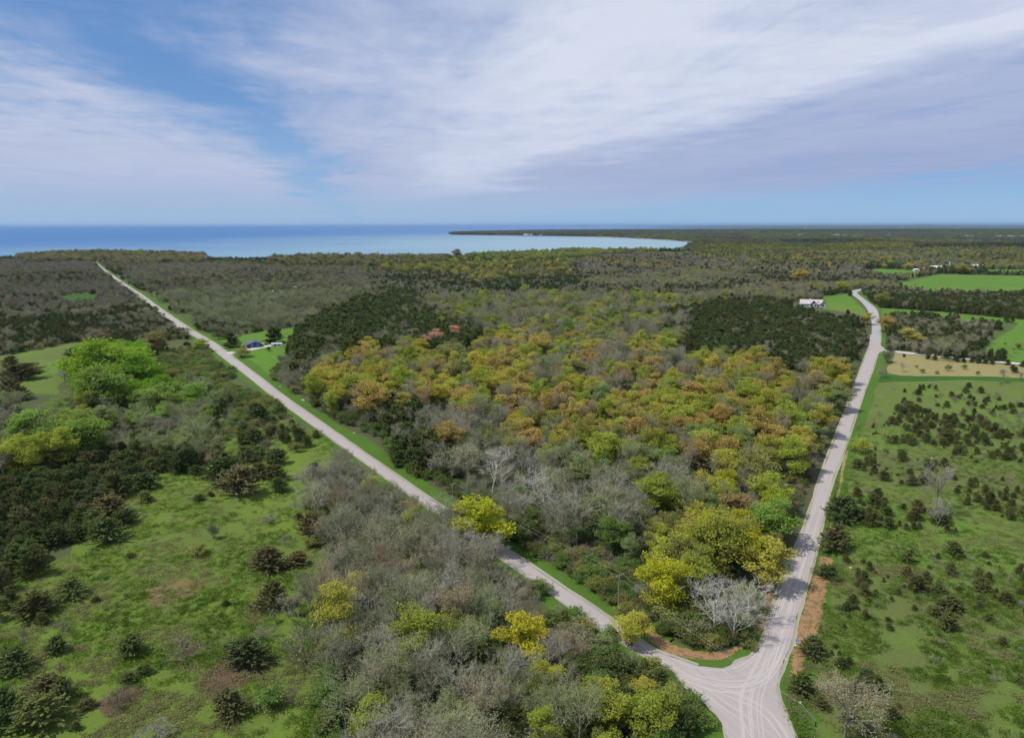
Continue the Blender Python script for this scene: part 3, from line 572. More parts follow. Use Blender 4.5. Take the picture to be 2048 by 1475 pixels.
# ------------------------------------------------------------------ planting: palettes, regions, landmarks
PAL = {'russet': (.160, .142, .058), 'bright silver': (.46, .46, .40), 'grey': (.275, .268, .19), 'silver': (.32, .32, .255), 'beige': (.34, .32, .19), 'tan': (.33, .26, .155), 'yellow-green': (.355, .40, .060), 'golden': (.47, .43, .075), 'yellow': (.47, .48, .035), 'orange': (.48, .365, .11),
       'rust': (.37, .26, .11), 'pink': (.60, .33, .22), 'olive': (.28, .29, .085), 'green': (.165, .255, .06), 'pale green': (.275, .335, .130), 'lime': (.25, .36, .070), 'bright lime': (.235, .41, .040), 'dark green': (.105, .142, .042),
       'olive-brown': (.138, .144, .052), 'deep green': (.098, .128, .042), 'brown': (.175, .145, .095), 'mossy': (.14, .172, .052), 'grey-green': (.215, .240, .135), 'mauve': (.205, .18, .155), 'blue-grey': (.20, .205, .205)}
def G(s): return s.split(',')
W_ = 0
REG = [  # name, polygon at crown height, crown height, spacing, [(kind, weight, h low, h high, tints)], density noise threshold
 ('bushes at the foot of the golden wood', [(1745, 700), (1700, 800), (1655, 905), (1625, 985), (1585, 1100), (1540, 1220), (1522, 1262), (1500, 1262), (1535, 1160), (1572, 1060), (1612, 950), (1655, 860), (1695, 770), (1722, 705)], 1, 2.6, [('brush', .55, 1.6, 3.2, 'brown,tan,grey'), ('shrub', .45, 1.6, 3.4, 'mossy,olive,green')], 0),
 ('lime grove beside the left field', [(160, 725), (200, 693), (290, 700), (310, 745), (330, 775), (300, 800), (220, 795), (150, 775)], 9, 6.5, [('leafy', 1, 12, 17, 'bright lime,bright lime,lime')], 0),
 ('lime grove beside the left field', [(290, 745), (400, 750), (430, 780), (435, 830), (320, 860), (220, 830), (200, 790)], 7, 7.0, [('leafy', .6, 8, 13, 'lime,bright lime,pale green'), ('bud', .4, 9, 13, 'pale green,grey')], 0),
 ('pale wood by the left edge', [(-700, 800), (0, 795), (60, 800), (150, 775), (220, 795), (330, 850), (430, 830), (470, 862), (330, 885), (220, 838), (100, 825), (0, 845), (-700, 860)], 8, 6.5, [('bud', .38, 9, 13, 'pale green,grey-green,pale green'), ('leafy', .45, 9, 13, 'pale green,lime,lime,yellow-green'), ('bare', .2, 9, 12, 'grey')], 0),
 ('yellow-green grove by the left edge', [(-700, 845), (0, 843), (100, 825), (220, 838), (235, 905), (120, 925), (0, 935), (-700, 960)], 9, 7.5, [('leafy', .85, 12, 16, 'yellow-green,lime,lime,yellow-green,lime'), ('bud', .15, 10, 13, 'beige')], 0),
 ('dark evergreen belt beside the left field', [(-900, 955), (0, 935), (120, 925), (235, 905), (300, 880), (400, 872), (440, 840), (455, 868), (400, 905), (310, 925), (275, 960), (250, 985), (150, 1020), (135, 1060), (130, 1110), (60, 1175), (-900, 1250)], 3, 4.0, [('juniper', .8, 3.5, 7.0, 'deep green,olive-brown,dark green,mossy,deep green'), ('cedar', .08, 5, 8, 'dark green'), ('brush', .12, 2, 4, 'grey-green,brown')], .33),
 ('shrub ground beside the left road', [(300, 700), (400, 692), (440, 722), (510, 775), (570, 820), (500, 835), (420, 800), (330, 760)], 2, 3.6, [('shrub', .85, 2.2, 4.2, 'green,mossy,green,olive'), ('brush', .15, 2, 4, 'grey-green,grey')], .05),
 ('bush ground above the left field', [(400, 790), (500, 832), (560, 812), (640, 872), (600, 905), (500, 870), (430, 880), (330, 890)], 2, 4.2, [('juniper', .35, 2.5, 5, 'dark green,olive-brown'), ('brush', .35, 2, 3.6, 'grey-green,brown,grey'), ('shrub', .3, 2, 4, 'mossy,olive,green')], .25),
 ('wide scrub left of the road', [(-1300, 640), (-300, 640), (200, 610), (330, 640), (400, 690), (430, 715), (300, 700), (170, 692), (100, 705), (0, 720), (-1300, 740)], 2.5, 4.2, [('juniper', .62, 3, 5.5, 'deep green,olive-brown,dark green,deep green'), ('brush', .2, 2.5, 4.5, 'grey,brown'), ('shrub', .12, 2.5, 4, 'mossy,olive'), ('bud', .06, 6, 9, 'beige,grey-green')], .03),
 ('wide scrub left of the road', [(-1300, 521), (180, 521), (260, 580), (340, 645), (200, 612), (-300, 642), (-1300, 642)], 2.5, 6.5, [('juniper', .34, 3, 6.5, 'deep green,dark green,olive-brown'), ('bud', .26, 5, 9, 'brown,grey-green,mossy'), ('brush', .18, 3, 5, 'brown,mossy,mauve'), ('bare', .22, 6, 9, 'mauve,brown')], 0),
 ('front thicket', [(640, 880), (700, 900), (760, 935), (850, 985), (960, 1050), (1010, 1105), (900, 1110), (840, 1130), (760, 1250), (640, 1300), (600, 1260), (630, 1140), (648, 1040), (650, 940)], 6, 6.0, [('bud', .62, 10, 14.5, 'beige,grey,tan,beige,grey-green'), ('bare', .33, 9, 13, 'grey'), ('leafy', .05, 8, 11, 'yellow-green,olive')], 0),
 ('front thicket', [(1010, 1095), (1090, 1165), (1180, 1230), (1270, 1290), (1330, 1338), (1400, 1405), (1440, 1470), (1450, 2300), (700, 2300), (680, 1420), (620, 1330), (650, 1280), (760, 1250), (840, 1130), (900, 1110)], 5, 5.3, [('bare', .26, 9, 13.5, 'grey,silver,grey'), ('bud', .40, 8.5, 13, 'beige,grey-green,tan,pale green'), ('shrub', .12, 3, 5.5, 'green,mossy'), ('cedar', .12, 5, 9, 'dark green,mossy'), ('leafy', .10, 7, 10.5, 'olive,mossy,yellow-green')], 0),
 ('cedar slope behind the blue house', [(570, 705), (590, 655), (660, 622), (700, 602), (790, 585), (860, 598), (900, 630), (965, 660), (930, 688), (850, 700), (800, 690), (740, 700), (690, 712), (600, 745)], 5, 4.6, [('cedar', .82, 7, 11.5, 'dark green,mossy,deep green,mossy'), ('bud', .10, 8, 11, 'grey,grey-green'), ('leafy', .08, 7, 10, 'olive,mossy')], 0),
 ('dark cedar stand below the white house', [(1335, 625), (1400, 603), (1540, 600), (1600, 622), (1700, 632), (1738, 650), (1738, 690), (1700, 722), (1600, 730), (1500, 720), (1420, 702), (1360, 682)], 4.5, 4.6, [('cedar', .84, 6.5, 10.5, 'deep green,dark green,olive-brown,deep green'), ('bare', .10, 7, 9, 'grey'), ('bud', .06, 6, 9, 'grey-green')], 0),
 ('cedar edge above the left road', [(735, 790), (800, 795), (880, 845), (905, 925), (990, 1000), (960, 1005), (880, 955), (800, 905), (740, 850)], 4, 4.4, [('cedar', .75, 6, 10, 'deep green,dark green,mossy'), ('bare', .15, 8, 10, 'grey'), ('bud', .1, 7, 10, 'grey-green')], 0),
 ('golden wood by the right road', [(625, 765), (680, 702), (740, 690), (820, 690), (900, 680), (965, 662), (1100, 665), (1250, 675), (1345, 690), (1440, 708), (1600, 735), (1700, 722), (1740, 705), (1712, 800), (1672, 900), (1630, 1000), (1590, 1060), (1540, 990), (1420, 955), (1300, 905), (1180, 880), (1000, 862), (860, 836), (740, 805), (660, 800)], 9, 10.4, [('leafy', .74, 12, 18, 'golden,yellow-green,orange,yellow-green,olive,golden,yellow-green,golden,olive,orange,yellow-green,pale green'), ('bud', .18, 12, 17, 'beige,tan,grey-green'), ('bare', .08, 11, 15, 'grey')], 0),
 ('olive wood on the rise', [(700, 600), (900, 590), (1100, 582), (1340, 588), (1430, 602), (1335, 625), (1360, 682), (1345, 690), (1250, 675), (1100, 665), (965, 662), (900, 630), (860, 598)], 8, 10.8, [('leafy', .46, 11, 17, 'yellow-green,olive,pale green,golden,olive,green'), ('bud', .42, 11, 16, 'grey-green,beige,pale green,grey'), ('bare', .12, 9, 13, 'grey,mauve')], 0),
 ('yellow grove by the corner', [(1280, 1085), (1330, 1010), (1430, 965), (1540, 995), (1600, 1050), (1575, 1150), (1540, 1195), (1480, 1165), (1380, 1150), (1300, 1130)], 7, 8, [('leafy', .9, 10, 15, 'yellow-green,golden,yellow,yellow-green,olive'), ('bud', .1, 8, 11, 'beige')], 0),
 ('bare clump by the corner', [(1330, 1190), (1480, 1165), (1535, 1185), (1515, 1250), (1472, 1300), (1400, 1312), (1330, 1292), (1285, 1262)], 1.6, 2.5, [('bare', .05, 7, 9, 'silver'), ('brush', .60, 2, 3.6, 'brown,grey,tan'), ('shrub', .35, 2, 3.4, 'mossy,green,olive')], 0),
 ('grey wood between the roads', [(860, 830), (1000, 840), (1180, 850), (1300, 880), (1420, 940), (1540, 990), (1640, 960), (1620, 1050), (1560, 1050), (1430, 965), (1330, 1010), (1290, 1090), (1330, 1150), (1240, 1130), (1130, 1080), (1030, 1040), (960, 990), (905, 925), (880, 845)], 6.5, 7.4, [('bare', .25, 11, 15, 'silver,grey,grey'), ('bud', .38, 10, 14.5, 'grey-green,beige,pale green,grey-green'), ('leafy', .27, 8, 13, 'green,pale green,olive,yellow-green,mossy'), ('cedar', .08, 5, 9, 'dark green')], 0),
 ('thicket above the left road', [(960, 1000), (1030, 1040), (1130, 1080), (1240, 1130), (1330, 1150), (1420, 1180), (1500, 1250), (1460, 1300), (1330, 1285), (1240, 1235), (1160, 1182), (1030, 1092)], 1.5, 2.3, [('shrub', .70, 2, 4, 'green,mossy,green,olive'), ('brush', .32, 2, 3.6, 'brown,tan,grey-green')], 0),
 ('bushes along the left road', [(475, 690), (560, 722), (640, 770), (740, 830), (800, 880), (880, 935), (970, 1000), (1050, 1080), (960, 1030), (860, 962), (760, 890), (690, 842), (600, 778)], 2, 3.7, [('shrub', .6, 2.2, 5, 'mossy,green,olive,green'), ('brush', .25, 2, 4, 'grey-green,brown'), ('bud', .15, 6, 9, 'grey-green,grey')], 0),
 ('bushes along the left road', [(570, 710), (640, 690), (690, 712), (640, 760), (660, 800), (740, 805), (760, 850), (640, 790)], 4, 5, [('shrub', .4, 3, 6, 'mossy,green,grey-green'), ('bud', .35, 6, 10, 'grey-green,grey'), ('cedar', .25, 5, 8, 'dark green,mossy')], 0),
 ('grey-green brush beyond the blue house', [(330, 590), (450, 572), (700, 568), (770, 592), (700, 604), (640, 628), (590, 655), (480, 668), (440, 672), (380, 645)], 3.5, 6.0, [('bud', .55, 7, 11, 'grey-green,mossy,grey-green,pale green'), ('brush', .15, 3, 5, 'grey,grey-green'), ('shrub', .12, 3, 5, 'grey-green,olive'), ('juniper', .18, 3, 6, 'dark green,olive-brown')], 0),
 ('shore wood', [(40, 512), (60, 506), (200, 503), (400, 508), (420, 522), (210, 526), (185, 522), (50, 521)], 7, 12, [('leafy', .7, 12, 19, 'olive,mossy,tan,olive,brown'), ('bud', .3, 11, 16, 'tan,brown,olive')], 0),
 ('low dark shore trees', [(-900, 514), (50, 515), (60, 525), (-900, 527)], 3, 8, [('cedar', .7, 6, 9, 'deep green,dark green'), ('bud', .3, 6, 9, 'brown,mossy')], 0),
 ('low dark shore trees', [(390, 519), (560, 519), (560, 530), (390, 528)], 3, 7, [('cedar', .7, 7, 11, 'deep green,dark green,mossy'), ('bud', .3, 7, 11, 'olive,mossy')], 0),
 ('shore wood', [(540, 518), (560, 513), (760, 512), (900, 513), (900, 528), (760, 532), (540, 530)], 7, 13, [('leafy', .65, 12, 20, 'olive,mossy,tan,olive,brown,mossy'), ('bud', .35, 10, 15, 'tan,brown,grey-green')], 0),
 ('shore wood', [(900, 515), (960, 508), (1140, 500), (1380, 494), (1380, 500), (1240, 506), (1140, 518), (1000, 524), (900, 526)], 6, 14, [('leafy', .6, 12, 19, 'olive,pale green,green,yellow-green'), ('cedar', .4, 9, 13, 'deep green,dark green')], 0),
 ('dark scrub below the shore', [(195, 522), (420, 521), (540, 521), (560, 530), (760, 532), (760, 592), (700, 568), (450, 572), (330, 590), (265, 570)], 3, 6.6, [('juniper', .40, 4, 8, 'deep green,dark green,olive-brown'), ('bud', .30, 7, 11, 'brown,mossy,grey-green,olive'), ('bare', .20, 7, 10, 'mauve,brown'), ('brush', .10, 3, 5, 'brown,mossy')], 0),
 ('golden belt before the shore', [(640, 527), (900, 525), (1135, 520), (1140, 552), (1000, 560), (900, 552), (760, 542)], 6, 12.5, [('leafy', .6, 11, 17, 'olive,mossy,olive,mossy,golden'), ('bud', .35, 8, 12, 'tan,beige,brown')], 0),
 ('dark cedar belt in the middle distance', [(740, 545), (900, 552), (1000, 560), (1140, 552), (1190, 575), (1140, 590), (900, 592), (770, 592)], 4, 6.5, [('cedar', .66, 7, 10, 'deep green,dark green'), ('bud', .24, 7, 10, 'grey-green,grey,olive'), ('bare', .10, 7, 10, 'grey,mauve')], 0),
 ('dark scrub in the middle distance', [(1140, 540), (1300, 535), (1500, 540), (1700, 548), (1790, 548), (1790, 575), (1730, 575), (1700, 592), (1600, 598), (1420, 604), (1330, 590), (1140, 590), (1180, 570)], 4, 6.6, [('cedar', .30, 6, 9, 'deep green,dark green,olive-brown'), ('juniper', .20, 4, 6, 'olive-brown,deep green'), ('bare', .22, 7, 10, 'mauve,grey,brown'), ('bud', .22, 7, 10, 'grey-green,olive,tan'), ('leafy', .06, 8, 11, 'yellow-green,olive,pale green')], 0),
 ('grey wood in the middle distance', [(1135, 508), (1330, 505), (1400, 515), (1500, 530), (1700, 533), (1820, 538), (1820, 548), (1700, 548), (1500, 541), (1300, 536), (1140, 540)], 5, 9, [('bare', .36, 8, 11, 'mauve,grey,mauve'), ('cedar', .29, 7, 11, 'deep green'), ('bud', .25, 8, 11, 'tan,olive,brown'), ('leafy', .1, 9, 12, 'olive,golden')], 0),
 ('evergreen block between the green fields', [(1730, 580), (1830, 583), (2000, 590), (2400, 598), (2500, 655), (2048, 642), (1920, 632), (1750, 616)], 3.5, 4.8, [('cedar', .62, 6, 9.5, 'olive-brown,deep green,dark green'), ('juniper', .14, 4, 6, 'olive-brown'), ('bare', .10, 7, 9, 'grey,mauve'), ('bud', .14, 6, 9, 'grey-green,olive,tan')], 0),
 ('evergreen block above the side road', [(1765, 640), (1790, 630), (1880, 636), (1990, 652), (2030, 655), (1990, 680), (1930, 708), (1880, 712), (1800, 700), (1770, 690)], 3.5, 4.6, [('cedar', .50, 6, 9, 'olive-brown,deep green,dark green'), ('juniper', .12, 4, 6, 'olive-brown'), ('bud', .24, 6, 9, 'grey-green,grey,beige'), ('bare', .14, 6, 8, 'grey')], 0),
 ('hedgerow by the far green field', [(1775, 575), (1790, 565), (1860, 553), (1880, 548), (1960, 544), (2400, 548), (2400, 553), (1960, 551), (1885, 552), (1800, 576), (1780, 580)], 3, 5.5, [('bud', .4, 5, 8, 'olive,tan,grey-green'), ('cedar', .3, 5, 8, 'deep green'), ('shrub', .3, 3, 5, 'olive,green')], 0),
 ('farm trees', [(1780, 540), (1830, 530), (1960, 528), (2400, 530), (2400, 540), (2048, 540), (1960, 542), (1880, 546), (1840, 548), (1790, 552)], 5, 9, [('cedar', .4, 7, 10, 'deep green,dark green'), ('bud', .3, 8, 11, 'tan,olive'), ('leafy', .3, 8, 12, 'olive,yellow-green,pale green')], 0),
 ('far wood', [(1400, 500), (1500, 497), (1720, 500), (2500, 506), (2500, 531), (1830, 531), (1820, 538), (1700, 533), (1500, 530), (1400, 515)], 5, 11, [('bare', .26, 9, 12, 'mauve,blue-grey,mauve'), ('leafy', .34, 10, 15, 'olive,green,mossy,olive,golden'), ('cedar', .26, 8, 12, 'deep green'), ('bud', .14, 9, 12, 'tan,brown')], 0),
 ('right field', [(1725, 800), (1745, 765), (1790, 768), (1900, 762), (2700, 765), (2700, 905), (2048, 860), (1960, 830), (1880, 790), (1800, 800), (1760, 840)], 1.2, 5.2, [('brush', .62, 1.6, 3.0, 'grey,grey-green,brown'), ('juniper', .38, 2.0, 3.6, 'olive-brown,deep green')], .50),
 ('right field', [(1700, 880), (1760, 800), (1880, 790), (2048, 850), (3400, 1060), (4000, 2300), (1760, 2300), (1640, 1475), (1640, 1250), (1680, 1000)], 1.2, 4.1, [('juniper', .80, 1.0, 4.6, 'olive-brown,olive-brown,deep green,mossy'), ('brush', .20, .9, 2.2, 'grey,silver,tan')], .49),
 ('left field', [(-900, 1000), (120, 1030), (100, 1170), (140, 1300), (120, 1475), (100, 2300), (-1500, 2300)], 1.5, 4.6, [('juniper', .7, 2.0, 5.0, 'olive-brown,mossy,deep green'), ('brush', .3, 1.2, 2.5, 'brown,grey-green')], .45),
]
# landmark plants: kind, crown centre x, y, crown width in px, crown width / height, tint, label
LM = [
 ('leafy', 330, 795, 62, .85, 'lime', 'lime tree on the near road side of the lime grove'), ('leafy', 385, 790, 52, .85, 'lime', 'outermost lime tree of the grove towards the left road'), ('leafy', 300, 838, 46, .85, 'pale green', 'pale green tree in front of the lime grove'), ('leafy', 80, 862, 88, .85, 'lime', 'broad yellow-lime tree in the grove by the frame edge'), ('leafy', 160, 862, 82, .85, 'lime', 'yellow-lime tree at the belt side of the frame edge grove'),
 ('juniper', 14, 724, 26, 1.2, 'olive-brown', 'small brown juniper at the frame edge of the upper left meadow'), ('juniper', 41, 744, 58, 1.8, 'olive-brown', 'wide low brown juniper clump in the upper left meadow'), ('brush', 70, 730, 16, 1.1, 'grey', 'small grey bush behind the wide brown clump in the upper left meadow'), ('juniper', 147, 706, 28, 1.3, 'deep green', 'dark juniper at the far rim of the upper left meadow'),
 ('juniper', 172, 704, 18, 1.1, 'deep green', 'smaller dark juniper beside the one at the far meadow rim'), ('bare', 127, 751, 36, 1.0, 'grey', 'grey bare tree at the lime grove end of the upper left meadow'), ('juniper', 14, 782, 50, 1.2, 'olive-brown', 'large brown juniper at the frame edge below the upper left meadow'), ('juniper', 40, 787, 32, 1.1, 'deep green', 'dark juniper beside the large brown one below the meadow'),
 ('leafy', 962, 1042, 98, .80, 'yellow', 'round bright yellow-green maple overhanging the gravel road above the grey thicket'), ('leafy', 672, 1225, 80, .50, 'golden', 'tall orange-yellow maple at the field edge of the front thicket'),
 ('leafy', 720, 1175, 64, .75, 'golden', 'golden maple crown between grey trees behind the tall orange-yellow one'), ('leafy', 838, 1270, 92, .70, 'yellow-green', 'large moss-green leafy tree in the middle of the front thicket'),
 ('leafy', 815, 1325, 64, .7, 'yellow-green', 'smaller moss-green leafy tree on the near side of the large moss-green one'), ('leafy', 1047, 1272, 88, .85, 'yellow', 'bright yellow maple in the front thicket below the gravel road'), ('leafy', 1092, 1360, 54, .62, 'yellow', 'narrow bright yellow maple just below the larger yellow one'),
 ('leafy', 1265, 1252, 58, .8, 'golden', 'small ochre tree standing right beside the road before the corner'), ('leafy', 1295, 1385, 54, .7, 'golden', 'small ochre maple by the lower side of the road junction'), ('leafy', 1325, 1160, 80, .70, 'yellow', 'lone yellow maple between the utility pole and the yellow grove'),
 ('leafy', 840, 1040, 48, .6, 'yellow-green', 'slim yellow-green tree rising from the grey thicket by the road'), ('leafy', 1310, 1430, 90, .8, 'yellow-green', 'wide yellow-green maple at the bottom beside the road junction'), ('leafy', 740, 1430, 70, .75, 'yellow-green', 'yellow-green tree at the bottom end of the grey thicket'),
 ('bare', 1432, 1215, 100, .95, 'silver', 'silver bare tree with a round fan of twigs, corner clump side towards the pole'), ('bare', 1470, 1235, 90, .9, 'silver', 'silver bare tree in the middle of the corner clump'), ('bare', 1498, 1190, 84, .9, 'silver', 'silver bare tree of the corner clump closest to the straight road'),
 ('bare', 1095, 990, 92, .8, 'silver', 'striking silver bare tree standing out in the middle of the grey wood'), ('bare', 985, 935, 84, .95, 'silver', 'spreading silver bare tree beside the dark cedar edge'), ('bud', 935, 925, 84, .95, 'beige', 'wide beige budding tree in front of the dark cedar edge'),
 ('leafy', 1320, 985, 74, .8, 'yellow-green', 'yellow-green maple at the upper tip of the yellow grove'), ('leafy', 1465, 945, 60, .8, 'golden', 'golden round maple standing apart above the yellow grove'), ('leafy', 1550, 1035, 84, .8, 'lime', 'round light green tree beside the straight road in the yellow grove'), ('leafy', 1330, 915, 46, .8, 'lime', 'small lime-green tree alone among the grey trees'),
 ('leafy', 1535, 1125, 74, .7, 'golden', 'tall golden maple at the road edge of the yellow grove'), ('leafy', 1440, 1075, 110, .9, 'yellow-green', 'broad yellow-green maple in the centre of the yellow grove'), ('leafy', 1480, 1030, 80, .9, 'rust', 'rust-brown tree crown behind the yellow-green maples of the grove'),
 ('leafy', 832, 668, 18, .7, 'pink', 'pink blossoming tree at the house end of the pink row'), ('leafy', 850, 682, 22, .8, 'pink', 'pink blossoming tree below the first one in the cedar slope'), ('leafy', 872, 672, 30, .9, 'pink', 'broad salmon-pink tree in the middle of the cedar slope'), ('leafy', 908, 664, 24, .8, 'pink', 'pink blossoming tree at the far end of the pink row'),
 ('leafy', 737, 690, 32, .8, 'golden', 'lone orange-gold tree in front of the cedar slope'), ('bud', 640, 760, 36, .8, 'beige', 'beige budding tree at the outer corner of the golden wood'), ('leafy', 690, 775, 56, .85, 'yellow-green', 'yellow-green maple at the outer corner of the golden wood'), ('leafy', 737, 795, 64, .8, 'orange', 'orange maple beside the dark cedar edge'),
 ('cedar', 464, 682, 24, .8, 'deep green', 'dark round evergreen on the lawn at the road side of the blue house'), ('cedar', 549, 672, 28, .85, 'deep green', 'larger dark evergreen on the lawn behind the white shed'), ('shrub', 482, 705, 32, 1.5, 'olive', 'low rounded olive bush beside the driveway of the blue house'), ('shrub', 537, 698, 9, .9, 'dark green', 'tiny dark bush below the white shed'),
 ('shrub', 438, 672, 22, 1.4, 'mossy', 'rounded mossy bush at the far side of the blue house lawn'), ('leafy', 402, 688, 24, .9, 'yellow-green', 'small yellow-green tree leaning over the left road edge'), ('leafy', 303, 682, 42, .9, 'olive', 'olive-green tree on the scrub beside the left road'), ('bud', 198, 672, 44, 1.1, 'tan', 'rosy-brown budding tree beyond the lime grove'),
 ('leafy', 215, 730, 110, .95, 'bright lime', 'largest bright lime tree in the grove beside the left field'), ('leafy', 262, 745, 90, .9, 'bright lime', 'bright lime tree on the road side of the largest lime tree'), ('leafy', 205, 775, 80, .8, 'lime', 'lime tree in front of the largest lime tree'),
 ('leafy', 913, 508, 16, .65, 'tan', 'tall rosy-brown tree by a cottage on the lake shore'), ('leafy', 1772, 645, 28, .85, 'orange', 'orange-pink tree where the right road bends'), ('leafy', 1736, 635, 22, .9, 'golden', 'golden tree at the inside of the bend in the right road'), ('leafy', 1825, 672, 36, .95, 'golden', 'golden-brown tree in the evergreen block above the side road'),
 ('bud', 1885, 692, 46, .9, 'pale green', 'large round grey-green tree beside the side road'), ('leafy', 1768, 595, 26, .9, 'olive', 'olive tree behind the bend of the right road'), ('leafy', 1748, 565, 16, .9, 'yellow-green', 'yellow-green tree at the end of the visible right road'), ('leafy', 1597, 549, 26, .9, 'golden', 'golden tree above the dark scrub in the middle distance'),
 ('leafy', 1683, 572, 20, .9, 'yellow', 'small yellow tree at the edge of the white house lawn'), ('leafy', 1640, 573, 17, .9, 'golden', 'small golden tree behind the white house'), ('leafy', 1815, 531, 14, .9, 'golden', 'golden tree at the near end of the farm'), ('leafy', 1925, 536, 24, 1.1, 'golden', 'golden-green tree between the two farm buildings'),
 ('leafy', 1895, 509, 14, .9, 'green', 'dark green round tree beyond the farm'), ('bud', 1698, 1400, 125, .85, 'beige', 'large cream-budding tree at the junction corner of the right field'), ('bare', 1878, 965, 52, .45, 'grey', 'tall slender grey bare tree alone in the right field'), ('bare', 1872, 1022, 40, .5, 'silver', 'pale slender bare tree just in front of the tall grey one'),
 ('juniper', 1690, 1026, 52, 1.0, 'deep green', 'large dark juniper at the road edge of the right field'), ('juniper', 1670, 1080, 52, 1.0, 'olive-brown', 'brownish juniper just below the large dark one by the road'), ('juniper', 1653, 1144, 34, 1.1, 'deep green', 'small dark juniper at the upper end of the wood-chip strip'), ('juniper', 1627, 1300, 40, 1.0, 'deep green', 'dark juniper beside the small sign'),
 ('juniper', 1605, 1370, 40, .85, 'mossy', 'mossy juniper beside the pale post at the junction'), ('shrub', 1721, 892, 36, 1.2, 'yellow-green', 'yellow-green bush on the verge of the right road'), ('brush', 1766, 745, 22, .9, 'grey', 'grey round bush at the road end of the mown field'), ('shrub', 1776, 715, 20, .85, 'grey-green', 'grey-green tree-like bush where the side road begins'),
 ('bare', 1805, 731, 18, .8, 'beige', 'small bare tree on the tan mown field'), ('bud', 2005, 748, 24, .8, 'beige', 'bare budding tree at the lower edge of the mown field'), ('brush', 2042, 750, 18, 1.0, 'grey', 'grey bush at the frame end of the mown field'), ('shrub', 1833, 733, 6, 1.0, 'grey-green', 'smallest bush near the bare tree on the mown field'),
 ('shrub', 1845, 742, 9, 1.0, 'green', 'small bush at the lower edge of the mown field, first past the bare tree'), ('shrub', 1874, 745, 8, 1.0, 'grey-green', 'small bush at the lower edge of the mown field, second past the bare tree'), ('shrub', 1897, 736, 11, .8, 'green', 'taller green bush in the middle of the mown field'), ('shrub', 1929, 734, 10, .9, 'green', 'green bush uphill of the middle of the mown field'),
 ('shrub', 1956, 746, 8, .9, 'grey-green', 'small bush before the budding tree on the mown field'), ('juniper', 1938, 770, 12, 1.1, 'deep green', 'small dark juniper just below the mown field'), ('juniper', 1963, 780, 14, 1.1, 'olive-brown', 'brown juniper below the mown field beside a dark one'), ('leafy', 2039, 690, 12, .9, 'rust', 'small red-brown tree on the green lawn by the frame edge'),
 ('bare', 1985, 704, 8, .5, 'brown', 'thin brown sapling on the green lawn'), ('bud', 2009, 706, 9, .8, 'olive', 'olive sapling in the middle of the green lawn'), ('bud', 2026, 698, 11, .8, 'olive', 'wider olive sapling beside the red-brown tree'), ('brush', 2024, 712, 10, 1.2, 'grey', 'grey bush on the green lawn near the side road'),
 ('juniper', 427, 916, 12, 1.1, 'dark green', 'small juniper between the brown weed patch and the big juniper pair'), ('juniper', 448, 913, 14, 1.1, 'olive-brown', 'small brownish juniper uphill of the big juniper pair'), ('juniper', 364, 906, 38, 1.15, 'olive-brown', 'brownish juniper at the edge of the upper brown weed patch'), ('juniper', 372, 936, 18, 1.0, 'dark green', 'small juniper, first of three in a row below the brown patch'),
 ('juniper', 392, 941, 20, 1.0, 'deep green', 'dark small juniper, middle of three in a row below the brown patch'), ('juniper', 408, 941, 16, 1.1, 'olive-brown', 'brownish small juniper, last of three in a row below the brown patch'), ('juniper', 294, 962, 40, 1.2, 'dark green', 'juniper standing just off the dark evergreen belt'), ('juniper', 310, 950, 16, 1.0, 'mossy', 'small mossy juniper behind the one off the evergreen belt'),
 ('juniper', 447, 945, 56, 1.0, 'deep green', 'big dark juniper, rear one of the touching pair in the left field'), ('juniper', 474, 964, 70, 1.15, 'olive-brown', 'biggest rusty juniper, front one of the touching pair in the left field'), ('juniper', 518, 942, 34, 1.1, 'dark green', 'juniper right behind the rusty big one'), ('juniper', 554, 944, 38, 1.2, 'olive-brown', 'wide juniper with pale dead twigs beside the field corner'),
 ('juniper', 561, 969, 30, 1.0, 'dark green', 'juniper standing alone in front of the pair by the field corner'), ('juniper', 485, 913, 32, 1.0, 'deep green', 'very dark juniper in the upper middle of the left field'), ('juniper', 514, 909, 28, 1.0, 'mossy', 'mossy juniper among the upper group of the left field'), ('juniper', 548, 916, 34, 1.1, 'deep green', 'dark juniper at the road end of the upper group'),
 ('juniper', 511, 876, 38, 1.1, 'dark green', 'broad juniper at the top of the upper group'), ('juniper', 486, 878, 22, 1.0, 'dark green', 'small juniper at the top of the upper group'), ('brush', 538, 891, 40, 1.3, 'brown', 'brownish bush in the middle of the upper group'), ('juniper', 433, 856, 26, 1.0, 'deep green', 'dark juniper at the upper rim of the left field'),
 ('juniper', 410, 866, 22, .9, 'deep green', 'second dark juniper at the upper rim of the left field'), ('juniper', 491, 853, 24, 1.1, 'mossy', 'mossy juniper at the upper rim of the left field'), ('juniper', 518, 828, 40, 1.0, 'deep green', 'large dark juniper closest to the left road'), ('juniper', 544, 860, 18, 1.0, 'olive-brown', 'small brown juniper between the upper group and the road'),
 ('juniper', 561, 823, 28, 1.1, 'dark green', 'juniper beside the left road verge'), ('brush', 578, 836, 22, 1.1, 'grey', 'grey bush beside the left road verge'), ('brush', 606, 856, 26, 1.2, 'grey-green', 'grey-green bush where the left road verge widens'), ('juniper', 634, 944, 32, 1.1, 'deep green', 'dark juniper against the grey trees by the road'),
 ('juniper', 626, 1004, 16, 1.0, 'deep green', 'small dark juniper beside the grey thicket'), ('juniper', 601, 1034, 16, 1.0, 'olive-brown', 'small brown juniper beside the grey thicket'), ('juniper', 621, 1052, 40, .9, 'olive-brown', 'tall brown juniper beside the grey thicket'), ('juniper', 629, 1082, 16, .7, 'deep green', 'narrow dark juniper beside the grey thicket'),
